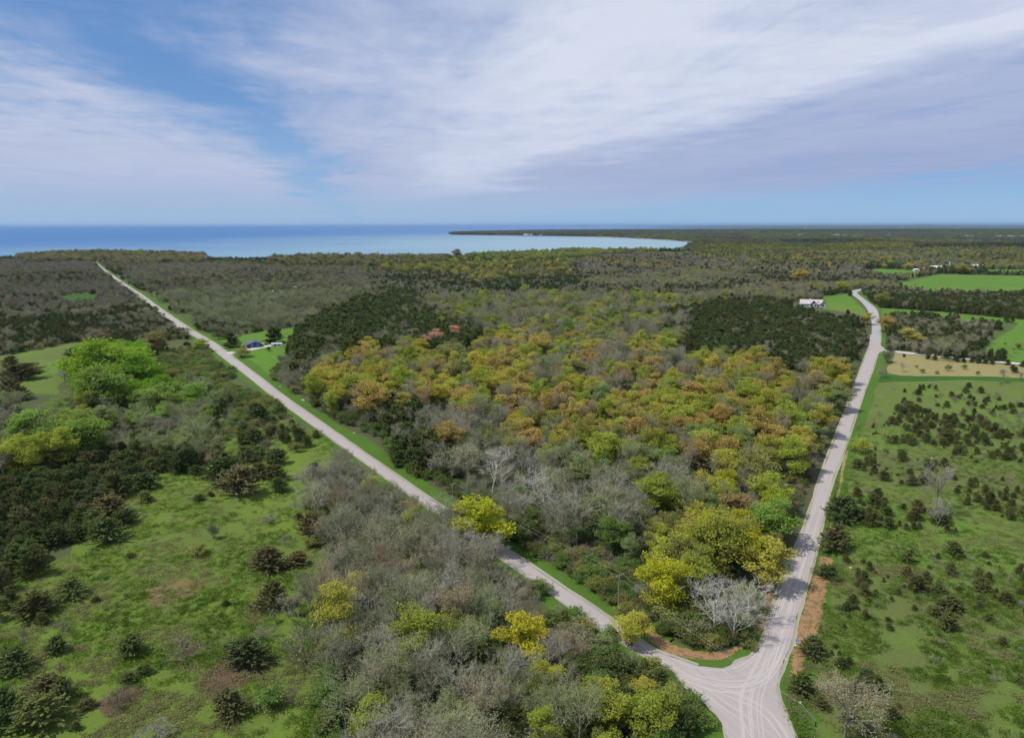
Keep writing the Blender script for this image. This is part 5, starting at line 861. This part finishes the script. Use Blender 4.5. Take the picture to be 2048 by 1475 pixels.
cl = vnoise(tx, ty, 5.0, 44) * .5 + vnoise(tx, ty, 30.0, 45) * .5; ok &= cl > np.where(okR, .38, .44)
tx, ty, okR = tx[ok], ty[ok], okR[ok]; cz = vnoise(tx, ty, 9.0, 2); tints = np.where((cz > .56)[:, None], np.array([.24, .235, .10]), np.where((cz < .40)[:, None], np.array([.075, .135, .018]), np.array([.125, .20, .028])))
tints = tints * rng.uniform(.8, 1.2, (len(tx), 1)); s = rng.uniform(.7, 1.5, len(tx))
gn_scatter('grass', tufts, dict(co=np.c_[tx, ty, np.full(len(tx), .03)], tint=tints, bark=tints, scl=np.c_[s, s, s], rz=rng.uniform(0, 6.28, len(tx)), pick=rng.integers(0, 4, len(tx))), 'rough grass tufts growing over the near open fields', 'grass')

# ------------------------------------------------------------------ buildings and small things
M_blue = plain('navy_siding', (.030, .095, .20), .6); M_roofd = plain('slate_shingle', (.105, .115, .165), .8); M_white = plain('white_paint', (.54, .54, .54), .5, .06); M_wroof = plain('pale_shingle', (.50, .45, .43), .8)
M_glass = plain('window_glass', (.02, .03, .04), .15, .1, .6); M_steel = plain('white_steel', (.72, .73, .76), .4, .1); M_wood = plain('weathered_wood', (.24, .20, .17), .85, .3); M_red = plain('brick_red', (.42, .20, .14), .8); M_rust = plain('rust_red', (.25, .07, .04), .8)
M_greyp = plain('grey_metal', (.45, .46, .48), .4); M_dark = plain('dark_trim', (.03, .03, .035), .6); M_stone = plain('pale_stone', (.55, .53, .50), .9); M_pole = plain('pole_wood', (.26, .24, .22), .85, .25); M_signb = plain('sign_blue', (.03, .12, .45), .5, .05)
def box_bm(bm, x0, x1, y0, y1, z0, z1):
    v = [bm.verts.new(p) for p in ((x0, y0, z0), (x1, y0, z0), (x1, y1, z0), (x0, y1, z0), (x0, y0, z1), (x1, y0, z1), (x1, y1, z1), (x0, y1, z1))]
    for f in ((0, 3, 2, 1), (4, 5, 6, 7), (0, 1, 5, 4), (1, 2, 6, 5), (2, 3, 7, 6), (3, 0, 4, 7)): bm.faces.new([v[i] for i in f])
def done(bm, name, mat, parent=None, loc=None):
    bmesh.ops.recalc_face_normals(bm, faces=bm.faces); me = bpy.data.meshes.new(name); bm.to_mesh(me); bm.free(); me.materials.append(mat); return link(name, me, parent, loc)
def box(name, mat, parent, x0, x1, y0, y1, z0, z1):
    bm = bmesh.new(); box_bm(bm, x0, x1, y0, y1, z0, z1); return done(bm, name, mat, parent)
def gable_wall(name, mat, parent, x0, x1, y0, y1, h, rh, axis='x'):
    """walls with gable ends; ridge runs along axis"""
    bm = bmesh.new()
    if axis == 'x': prof = [(y0, 0), (y1, 0), (y1, h), ((y0 + y1) / 2, h + rh), (y0, h)]; a = [bm.verts.new((x0, p, z)) for p, z in prof]; b = [bm.verts.new((x1, p, z)) for p, z in prof]
    else: prof = [(x0, 0), (x1, 0), (x1, h), ((x0 + x1) / 2, h + rh), (x0, h)]; a = [bm.verts.new((p, y0, z)) for p, z in prof]; b = [bm.verts.new((p, y1, z)) for p, z in prof]
    bm.faces.new(a); bm.faces.new(b)
    for i in range(5): bm.faces.new((a[i], a[(i + 1) % 5], b[(i + 1) % 5], b[i]))
    return done(bm, name, mat, parent)
def gable_roof(name, mat, parent, x0, x1, y0, y1, h, rh, axis='x', ov=.5, th=.22, dz=.03):
    bm = bmesh.new(); s = rh / ((y1 - y0) / 2 if axis == 'x' else (x1 - x0) / 2)
    if axis == 'x': lo0, lo1, m, e0, e1 = y0 - ov, y1 + ov, (y0 + y1) / 2, x0 - ov, x1 + ov
    else: lo0, lo1, m, e0, e1 = x0 - ov, x1 + ov, (x0 + x1) / 2, y0 - ov, y1 + ov
    zl = h - ov * s + dz; zr = h + rh + dz; prof = [(lo0, zl), (m, zr), (lo1, zl), (lo1, zl + th), (m, zr + th), (lo0, zl + th)]
    mk = (lambda e, p, z: (e, p, z)) if axis == 'x' else (lambda e, p, z: (p, e, z))
    a = [bm.verts.new(mk(e0, *q)) for q in prof]; b = [bm.verts.new(mk(e1, *q)) for q in prof]
    for i in range(6): bm.faces.new((a[i], a[(i + 1) % 6], b[(i + 1) % 6], b[i]))
    for e in (a, b): bm.faces.new((e[0], e[1], e[4], e[5])); bm.faces.new((e[1], e[2], e[3], e[4]))
    return done(bm, name, mat, parent)
def window(parent, c, wd, ht, axis, frame_m=None, out=1):
    """c: centre on the wall plane; axis: wall normal axis; out: sign of the outward direction"""
    x, y, z = c; fw = .24; bm = bmesh.new()
    def b(u0, u1, z0, z1, d0, d1):
        d0, d1 = sorted((d0 * out, d1 * out))
        if axis == 'y': box_bm(bm, x + u0, x + u1, y + d0, y + d1, z + z0, z + z1)
        else: box_bm(bm, x + d0, x + d1, y + u0, y + u1, z + z0, z + z1)
    b(-wd / 2 - fw, -wd / 2, -ht / 2 - fw, ht / 2 + fw, -.02, .10); b(wd / 2, wd / 2 + fw, -ht / 2 - fw, ht / 2 + fw, -.02, .10); b(-wd / 2, wd / 2, ht / 2, ht / 2 + fw, -.02, .10); b(-wd / 2, wd / 2, -ht / 2 - fw, -ht / 2, -.02, .10)
    f = done(bm, 'window', frame_m or M_white, parent); bm = bmesh.new(); d0, d1 = sorted((.005 * out, .035 * out))
    if axis == 'y': box_bm(bm, x - wd / 2, x + wd / 2, y + d0, y + d1, z - ht / 2, z + ht / 2)
    else: box_bm(bm, x + d0, x + d1, y - wd / 2, y + wd / 2, z - ht / 2, z + ht / 2)
    done(bm, 'pane', M_glass, f); return f
def door(parent, x, y, out, axis='y', mat=None):
    d0, d1 = sorted((.0, .08 * out))
    return box('door', mat or M_white, parent, x - .5, x + .5, y + d0, y + d1, .15, 2.2) if axis == 'y' else box('door', mat or M_white, parent, x + d0, x + d1, y - .5, y + .5, .15, 2.2)
# blue house: ridge runs along local x; the +x end is the sunlit gable facing the lens side
p = unproj(508, 692.5)
bh = tag(empty('house', (p[0], p[1], 0), R(118)), 'navy blue bungalow with slate grey roof and white-framed windows on a green lawn', 'house')
gable_wall('wall', M_blue, bh, -7.0, 6.0, -4.6, 4.6, 2.9, 1.75); rf = gable_roof('roof', M_roofd, bh, -7.0, 6.0, -4.6, 4.6, 2.9, 1.75, ov=.7)
bh.rotation_euler[2] = R(-62)
for yy in (-2.3, 2.3): window(bh, (6.0, yy, 1.75), 1.0, 1.5, 'x')
for xx in (-5.2, -2.6, 0.2): window(bh, (xx, -4.6, 1.7), .9, 1.2, 'y', out=-1)
door(bh, 3.4, -4.6, -1); box('porch', M_wood, bh, -7.0, 6.0, -6.6, -4.7, 0, .28)
for xx in (-6.8, -3.4, 0, 5.8): box('porch_post', M_white, bh, xx - .09, xx + .09, -6.5, -6.32, .28, 2.45)
bm = bmesh.new(); v = [bm.verts.new(q) for q in ((-7.5, -6.9, 2.42), (6.5, -6.9, 2.42), (6.5, -5.2, 2.66), (-7.5, -5.2, 2.66), (-7.5, -6.9, 2.54), (6.5, -6.9, 2.54), (6.5, -5.2, 2.78), (-7.5, -5.2, 2.78))]
for f in ((0, 3, 2, 1), (4, 5, 6, 7), (0, 1, 5, 4), (1, 2, 6, 5), (2, 3, 7, 6), (3, 0, 4, 7)): bm.faces.new([v[i] for i in f])
done(bm, 'porch_roof', M_roofd, bh)
# white shed: long, with a low rounded roof
p = unproj(554, 692)
sh = tag(empty('shed', (p[0], p[1], 0), R(12)), 'long white shed with a low rounded roof at the end of the driveway', 'shed')
bm = bmesh.new(); prof = [(-1.5, 0.15), (-1.5, 2.3)] + [(-1.5 * math.cos(t), 2.3 + .5 * math.sin(t)) for t in np.linspace(.2, 2.94, 8)] + [(1.5, 2.3), (1.5, .15)]
a = [bm.verts.new((-4.2, y, z)) for y, z in prof]; b = [bm.verts.new((4.2, y, z)) for y, z in prof]; bm.faces.new(a); bm.faces.new(b)
for i in range(len(prof)): bm.faces.new((a[i], a[(i + 1) % len(prof)], b[(i + 1) % len(prof)], b[i]))
done(bm, 'body', M_steel, sh); box('skid', M_wood, sh, -4.0, 4.0, -1.3, -1.1, 0, .15); box('skid', M_wood, sh, -4.0, 4.0, 1.1, 1.3, 0, .15); box('door', M_wood, sh, -2.2, -.2, -1.56, -1.50, .2, 2.1)
window(sh, (1.6, -1.5, 1.5), 1.0, .8, 'y', M_greyp, -1); box('ramp', M_wood, sh, -2.3, -.1, -2.6, -1.58, 0, .12)
# small cream tank / heap things by the house
p = unproj(531, 688.5); t_ = tag(empty('log_pile', (p[0], p[1], 0), R(20)), 'heap of cut logs between the blue house and the white shed', 'log pile')
cyl = prisms([[0, -.9, 0]], [[0, .9, 0]], [.22], [.22], 8); logm = mesh_np('log', cyl[0], cyl[1], (M_wood,))
for r_ in range(3):
    for q in range(6 - r_):
        o = link('log', logm, t_, ((q - 2.5 + r_ * .5) * .45, rng.uniform(-.1, .1), .22 + r_ * .38))
p = unproj(524, 689); cars = tag(empty('parked_car', (p[0], p[1], 0), R(8)), 'pale parked car beside the gable end of the blue house', 'car')
bm = bmesh.new(); prof = [(-2.1, .35), (-2.1, .85), (-1.2, .95), (-.7, 1.4), (.7, 1.42), (1.4, .95), (2.1, .85), (2.15, .35)]; a = [bm.verts.new((x, -.85, z)) for x, z in prof]; b = [bm.verts.new((x, .85, z)) for x, z in prof]; bm.faces.new(a); bm.faces.new(b)
for i in range(8): bm.faces.new((a[i], a[(i + 1) % 8], b[(i + 1) % 8], b[i]))
done(bm, 'body', M_steel, cars); box('side_window', M_glass, cars, -.85, .95, -.87, -.855, .95, 1.32); box('side_window', M_glass, cars, -.85, .95, .855, .87, .95, 1.32)
for xx in (-1.35, 1.35):
    for yy in (-.8, .8): vv, ff = prisms([[xx, yy - .1, .33]], [[xx, yy + .1, .33]], [.33], [.33], 10); link('wheel', mesh_np('wheel', vv, ff, (M_dark,)), cars)
# debris at the lawn edge below
p = unproj(562, 719); t_ = tag(empty('brush_heap', (p[0], p[1], 0)), 'pinkish heap of cut branches with a white board at the lawn edge', 'brush heap')
T0 = rng.normal(0, 1.0, (90, 3)) * [1.4, .8, .05]; T0[:, 2] = np.abs(T0[:, 2]); T1 = T0 + rng.normal(0, .9, (90, 3)) * [1, 1, .4]; T1[:, 2] = np.abs(T1[:, 2]) + .2; vv, ff = prisms(T0, T1, [.07] * 90, [.04] * 90, 4); link('branches', mesh_np('branches', vv, ff, (plain('dry_pink_wood', (.42, .30, .28)),)), t_); box('board', M_white, t_, 2.0, 3.2, .4, .5, 0, .9)

# white house with two front gables
p = unproj(1623, 612.5)
wh = tag(empty('house', (p[0], p[1], 0), R(-14)), 'big white house with pale shingled roof and two dark-edged front gables', 'house')
def gabled(par, x0, x1, y0, y1, h, rh, axis, trim=True):
    gable_wall('wall', M_white, par, x0, x1, y0, y1, h, rh, axis); gable_roof('roof', M_wroof, par, x0, x1, y0, y1, h, rh, axis, .6, .25)
    if trim and axis == 'y':
        bm = bmesh.new(); m = (x0 + x1) / 2; s = rh / ((x1 - x0) / 2); e = y0 - .66
        for sg in (-1, 1):
            pts = [(m, h + rh + .03), (m + sg * ((x1 - x0) / 2 + .6), h - .6 * s + .03), (m + sg * ((x1 - x0) / 2 + .6), h - .6 * s + .5), (m, h + rh + .5)]
            a = [bm.verts.new((q[0], e, q[1])) for q in pts]; b = [bm.verts.new((q[0], e - .12, q[1])) for q in pts]; bm.faces.new(a); bm.faces.new(b)
            for i in range(4): bm.faces.new((a[i], a[(i + 1) % 4], b[(i + 1) % 4], b[i]))
        done(bm, 'fascia', M_dark, par)
gabled(wh, -13, 11.5, -5, 6, 3.6, 4.4, 'x')
gabled(wh, -3.2, 4.4, -9.5, -4.9, 3.6, 3.9, 'y'); gabled(wh, 8.0, 14.5, -8.0, 4.0, 3.6, 3.3, 'y')
for xx in (-11, -8, -5): window(wh, (xx, -5, 2.0), 1.2, 1.4, 'y', out=-1)
window(wh, (.6, -9.5, 5.2), 1.1, 1.6, 'y', M_dark, -1); window(wh, (-1.2, -9.5, 2.0), 1.3, 1.5, 'y', M_dark, -1); window(wh, (2.4, -9.5, 2.0), 1.3, 1.5, 'y', M_dark, -1); window(wh, (11.2, -8.0, 2.2), 2.2, 1.4, 'y', M_dark, -1); door(wh, 6.2, -5.0, -1, mat=M_dark)
box('garage_door', M_greyp, wh, 9.2, 13.4, -8.06, -8.0, .02, .9); box('chimney', M_stone, wh, -2.2, -1.2, 1.5, 2.5, 6, 9.3)
# little dormer
gable_wall('dormer_wall', M_white, wh, 5.2, 7.4, -4.2, -1.0, 5.6, .9, 'y'); gable_roof('dormer_roof', M_wroof, wh, 5.2, 7.4, -4.2, -1.0, 5.6, .9, 'y', .25, .15)

def simple_house(px, py, w_, l, h, rh, rot, wall, roof, label, name='house', cat='house', nwin=3, side=True):
    p = unproj(px, py); t = tag(empty(name, (p[0], p[1], 0), R(rot)), label, cat)
    gable_wall('wall', wall, t, -l / 2, l / 2, -w_ / 2, w_ / 2, h, rh); gable_roof('roof', roof, t, -l / 2, l / 2, -w_ / 2, w_ / 2, h, rh)
    for k in range(nwin): window(t, (-l / 2 + l * (k + .5) / nwin, -w_ / 2, h * .55), min(1.4, l / nwin * .45), min(1.4, h * .4), 'y', M_white if wall is not M_white else M_greyp, -1)
    if nwin: door(t, -l / 2 + l / nwin * 1.0, -w_ / 2, -1, mat=M_dark)
    return t
simple_house(1833, 541.5, 7, 13, 3, 1.5, 5, M_white, M_steel, 'small white farm shed behind the golden tree', 'shed', 'shed', 2)
simple_house(1852, 543, 9, 28, 4.5, 3, 4, M_red, M_red, 'salmon-red barn at the near end of the farm', 'barn', 'barn', 4)
simple_house(1871, 541, 12, 26, 6, 4, 8, M_greyp, M_steel, 'large pale grey barn behind the red barn', 'barn', 'barn', 4)
simple_house(1884, 536.5, 9, 18, 5, 3, 0, M_wood, M_wood, 'brown barn at the back of the farm', 'barn', 'barn', 2)
simple_house(1893, 542, 8, 14, 3.5, 2.5, -5, M_wroof, M_wroof, 'low tan shed between the grey barn and the golden-green tree', 'shed', 'shed', 2)
simple_house(1952, 536.5, 12, 30, 5, 3.5, 0, M_white, M_steel, 'white farmhouse standing apart beyond the big green field', 'house', 'house', 5)
# silo pole at the farm
p = unproj(1898, 540); s_ = tag(empty('silo', (p[0], p[1], 0)), 'thin pale silo standing over the farm sheds', 'silo'); vv, ff = prisms([[0, 0, 0]], [[0, 0, 17]], [1.3], [1.3], 12); link('tower', mesh_np('tower', vv, ff, (M_wroof,)), s_); vv, ff = prisms([[0, 0, 17]], [[0, 0, 18.3]], [1.35], [.2], 12); link('cap', mesh_np('cap', vv, ff, (M_greyp,)), s_)
for px, py, l, lab in ((556, 585.5, 15, 'white-roofed trailer in the grey-green brush, the larger one'), (586, 577, 11, 'white trailer farther back in the brush'), (611, 577, 5, 'tiny white shed beside the farther trailer'), (502, 551, 8, 'pale cabin at the edge of the dark scrub')):
    simple_house(px, py, 4.5, l, 2.6, .6, 4, M_white, M_white, lab, 'trailer' if 'trailer' in lab else 'shed', 'trailer' if 'trailer' in lab else 'shed', 2)
simple_house(537, 637.5, 5, 13, 2.6, 1.4, 15, M_rust, M_rust, 'low rust-red shed half hidden in the brush', 'shed', 'shed', 2)
simple_house(695, 666, 5, 22, 4.2, 1.2, 6, M_white, M_stone, 'long pale-roofed house hidden among cedars', 'house', 'house', 4)
simple_house(609, 683, 4, 7, 3.6, .8, 0, M_greyp, M_greyp, 'small grey shed at the near edge of the cedars', 'shed', 'shed', 2)
simple_house(903, 522, 10, 26, 4, 2.5, 3, M_white, M_greyp, 'white cottage beside the tall rosy-brown shore tree', 'cottage', 'cottage', 3)
simple_house(939, 521, 12, 20, 4.5, 4, -5, M_wroof, M_wroof, 'tan-roofed cottage behind the shore trees', 'cottage', 'cottage', 3)
simple_house(988, 513, 10, 22, 4, 3, 0, M_wroof, M_stone, 'pale-roofed shore cottage set among taller trees', 'cottage', 'cottage', 3)
simple_house(1029, 513, 9, 14, 5, 2, 0, M_white, M_white, 'small white shore cottage farthest along the near shore', 'cottage', 'cottage', 2)
cot = [1050, 1056, 1063, 1071, 1077, 1086, 1093, 1098, 1104, 1112, 1119, 1126, 1133, 1141, 1148, 1156]
for i, x in enumerate(cot):
    lab = 'long white cottage, widest on the far shore of the bay' if i == 5 else '%s white cottage from the tip end along the far shore of the bay' % (['first'] + ORD[1:])[i]
    t = simple_house(x, 471.3 + .1 * (i % 3) * 1 - .8, 16, 60 if i == 5 else 26, 7, 5, 0, M_white, M_greyp if i % 2 else M_white, lab, 'cottage', 'cottage', 2); t['group'] = 'cottages on the far shore'
for i, (x, y, l, lab) in enumerate([(1510, 466.5, 55, 'white barn on the far plain nearest the bay end'), (1672, 471.8, 60, 'bright white barn in the far green woods'), (1690, 473, 40, 'small white barn just past the bright white one'), (1716, 473.6, 75, 'long white farm building on the far plain'), (1776, 472.5, 25, 'tiny white house alone on the far plain'), (1938, 473.6, 60, 'flat white building on the far plain before the last long one'), (2026, 474.2, 260, 'very long low white building at the frame edge on the far plain'), (1600, 471.5, 40, 'pale barn on the far plain between the bay and the bright barn')]):
    simple_house(x, y, 22, l, 8, 3, 2, M_white, M_white, lab, 'barn', 'barn', 2)
for i, x in enumerate([1735, 1752, 1768, 1790, 1826, 1838, 1850, 1872, 1905, 1930, 1975, 2010]):
    t = simple_house(x, 460.0 - (i % 3) * .35, 40, 60 + 30 * (i % 3), 9, 4, 0, (M_white, M_red, M_stone)[i % 3], (M_stone, M_red, M_white)[i % 3], '%s pale hazy building of the far town counted from its bay end' % ((['first'] + ORD[1:])[i]), 'building', 'building', 2); t['group'] = 'buildings of the far town'
# air: one closed box of thin even haze round the lens and everything built
m, n = newmat('haze'); v_ = n.n('ShaderNodeVolumePrincipled'); v_.inputs['Color'].default_value = (.42, .66, 1.0, 1); v_.inputs['Density'].default_value = HAZE; v_.inputs['Anisotropy'].default_value = .2
o_ = n.n('ShaderNodeOutputMaterial'); n.put(o_.inputs['Volume'], v_.outputs[0]); bm = bmesh.new(); box_bm(bm, -140000, 140000, -1500, 120000, -6, 160) if HAZE else None
if HAZE: hz_o = done(bm, 'haze', m); tag(hz_o, None, None, None, 'stuff')
# radio mast
for x, y, h, lab in ((1610, 463.5, 75, 'thin lattice mast rising over the far woods'), (1802, 456, 90, 'white water tower on the far ridge')):
    p = unproj(x, y); t = tag(empty('radio_mast' if 'mast' in lab else 'water_tower', (p[0], p[1], 0)), lab, 'mast' if 'mast' in lab else 'water tower')
    vv, ff = prisms([[0, 0, 0]], [[0, 0, h]], [2.5], [2.0], 6); link('shaft', mesh_np('shaft', vv, ff, (M_white,)), t)
    if 'tower' in lab: vv, ff = prisms([[0, 0, h * .8], [0, 0, h * .9]], [[0, 0, h * .9], [0, 0, h]], [8, 18], [18, 10], 12); link('tank', mesh_np('tank', vv, ff, (M_white,)), t)
# ship
p = unproj(105, 455.0); sp_ = tag(empty('ship', (p[0], p[1], -2), R(0)), 'long dark freighter far out on the lake near the horizon', 'ship'); L_ = 8 * np.linalg.norm(p) / F / 2
bm = bmesh.new(); prof = [(-L_, 9), (-L_ * .93, 0), (L_ * .95, 0), (L_ * 1.02, 9), (L_ * .9, 9), (-L_ * .9, 9)]; a = [bm.verts.new((x, -9, z)) for x, z in prof]; b = [bm.verts.new((x, 9, z)) for x, z in prof]; bm.faces.new(a); bm.faces.new(b)
for i in range(6): bm.faces.new((a[i], a[(i + 1) % 6], b[(i + 1) % 6], b[i]))
done(bm, 'hull', M_dark, sp_); box('deckhouse', M_greyp, sp_, -L_ * .85, -L_ * .62, -8, 8, 9.02, 24); box('deckhouse', M_greyp, sp_, L_ * .7, L_ * .82, -8, 8, 9.02, 19)

# utility poles and wires
def pole(px, py, h, label, arm=True, rz=0.0, mat=None):
    p = unproj(px, py, h); t = tag(empty('utility_pole', (p[0], p[1], 0), rz), label, 'utility pole'); vv, ff = prisms([[0, 0, 0]], [[0, 0, h]], [.17], [.12], 8); link('post', mesh_np('post', vv, ff, (mat or M_pole,)), t)
    if arm:
        box('crossarm', mat or M_pole, t, -1.3, 1.3, .1, .22, h - .55, h - .42)
        for xx in (-1.2, -.45, 1.2): vv, ff = prisms([[xx, .16, h - .42]], [[xx, .16, h - .2]], [.06], [.04], 6); link('insulator', mesh_np('insulator', vv, ff, (M_steel,)), t)
    vv, ff = prisms([[.3, -.2, h - 2.1]], [[.3, -.2, h - 1.4]], [.2], [.2], 8)
    return p, t
rzA = math.atan2(*(midA[12] - midA[14])[::-1]) + math.pi / 2
tops = []
for px, py, h, lab in ((905, 965, 9.5, 'utility pole half hidden above the left road behind the bright yellow maple'), (1239, 1146, 9.5, 'grey wooden utility pole with crossarm in the green thicket above the road')):
    p, t = pole(px, py, h, lab, True, rzA); tops.append((p, h))
# leaning pale post at the junction corner, the wires end on it
p2 = unproj(1601, 1405, 6.0); q2_ = unproj(1632, 1442, 0); t = tag(empty('wire_post', (q2_[0], q2_[1], 0)), 'pale leaning post with a white cap on the grass at the junction corner', 'post'); dv = (p2[0] - q2_[0], p2[1] - q2_[1], 6.0)
vv, ff = prisms([[0, 0, 0]], [dv], [.12], [.10], 8); link('post', mesh_np('post', vv, ff, (M_steel,)), t); vv, ff = prisms([dv], [[dv[0], dv[1], dv[2] + .35]], [.2], [.16], 8); link('cap', mesh_np('cap', vv, ff, (M_white,)), t)
M_wire = plain('wire', (.40, .40, .38), .4); M_wire
tops.append((p2, 6.2)); pm = unproj(560, 700, 9.5); tops.insert(0, (pm, 9.5))
for i in range(1, len(tops) - 1):
    (a, ha), (b, hb) = tops[i], tops[i + 1]; dirv = (b - a) / np.linalg.norm(b - a); nv = np.array([-dirv[1], dirv[0]])
    for k, off in enumerate((-.9, .9)):
        tt = np.linspace(0, 1, 25); P = np.stack([a[0] + (b[0] - a[0]) * tt + nv[0] * off * (1 - .9 * tt * (i == len(tops) - 2)), a[1] + (b[1] - a[1]) * tt + nv[1] * off * (1 - .9 * tt * (i == len(tops) - 2)), ha - .25 + (hb - ha) * tt - 1.1 * 4 * tt * (1 - tt)], 1)
        vv, ff = prisms(P[:-1], P[1:], [.016] * 24, [.016] * 24, 4); o = link('power_wire', mesh_np('power_wire', vv, ff, (M_wire,)))
        tag(o, 'thin wire from %s, strand on the %s side' % ('the half-hidden pole to the thicket pole' if i == 1 else 'the thicket pole to the pale post', 'road' if k else 'wood'), 'power wire', 'wires along the left road')
# small sign by the wood-chip strip: white board, blue marks, on two stakes
p = unproj(1594, 1290); sg = tag(empty('sign', (p[0], p[1], 0), R(-25)), 'small white sign with blue marks on stakes beside the wood-chip strip', 'sign')
box('board', M_white, sg, -.50, .50, -.025, .025, .75, 1.75)
for xx in (-.42, .42): box('stake', M_white, sg, xx - .03, xx + .03, .03, .08, 0, 1.7)
for x0, x1, z0, z1 in ((-.40, .40, 1.52, 1.66), (-.36, -.14, 1.0, 1.42), (.02, .36, 1.22, 1.40), (.02, .36, 1.0, 1.12)): box('printed_mark', M_signb, sg, x0, x1, -.034, -.026, z0, z1)
# dark tables on the green lawn
for px, py, lab, c in ((1989, 686.5, 'dark table with a pale top on the green lawn, nearer the evergreen block', M_white), (2010, 687.5, 'dark low table on the green lawn, nearer the red-brown tree', M_dark)):
    p = unproj(px, py); t = tag(empty('picnic_table', (p[0], p[1], 0), R(15)), lab, 'table'); box('table_top', c, t, -1.1, 1.1, -.45, .45, .74, .80)
    for yy in (-.85, .85): box('bench', M_dark, t, -1.1, 1.1, yy - .15, yy + .15, .42, .47)
    for xx in (-.8, .8): box('leg', M_dark, t, xx - .05, xx + .05, -.9, .9, .0, .40); box('leg', M_dark, t, xx - .05, xx + .05, -.3, .3, .48, .74)
# pale stones along the verge of the left road and in the right field
stone_i = 0
bm = bmesh.new(); bmesh.ops.create_icosphere(bm, subdivisions=2, radius=.5)
for v in bm.verts: v.co *= 1 + random.uniform(-.18, .18); v.co.z *= .6
stm = bpy.data.meshes.new('stone'); bm.to_mesh(stm); bm.free(); stm.materials.append(M_stone)
for (px, py, s, lab) in ((606, 800, 1.5, 'pale stone on the verge where the golden wood begins'), (621, 809, 1.1, 'small pale stone just along the verge from the first one'), (560, 773, 1.0, 'pale stone on the verge below the brush heap'), (708, 866, .9, 'pale stone on the verge by the cedar edge'), (601, 866, .9, 'pale stone on the field side of the left road'), (1701, 1135, .8, 'single white stone in the right field beside the wood-chip strip'), (1864, 916, .9, 'white stone in the right field above the tall grey tree'), (1591, 1290, .5, 'pale stone at the foot of the sign'), (1572, 1318, .45, 'small stone on the road edge below the sign')):
    p = unproj(px, py); o = link('stone', stm, None, (p[0], p[1], .1)); o.scale = (s * 1.3, s, s * .8); o.rotation_euler[2] = px; tag(o, lab, 'stone', 'pale stones')
print('objects', len(bpy.data.objects))
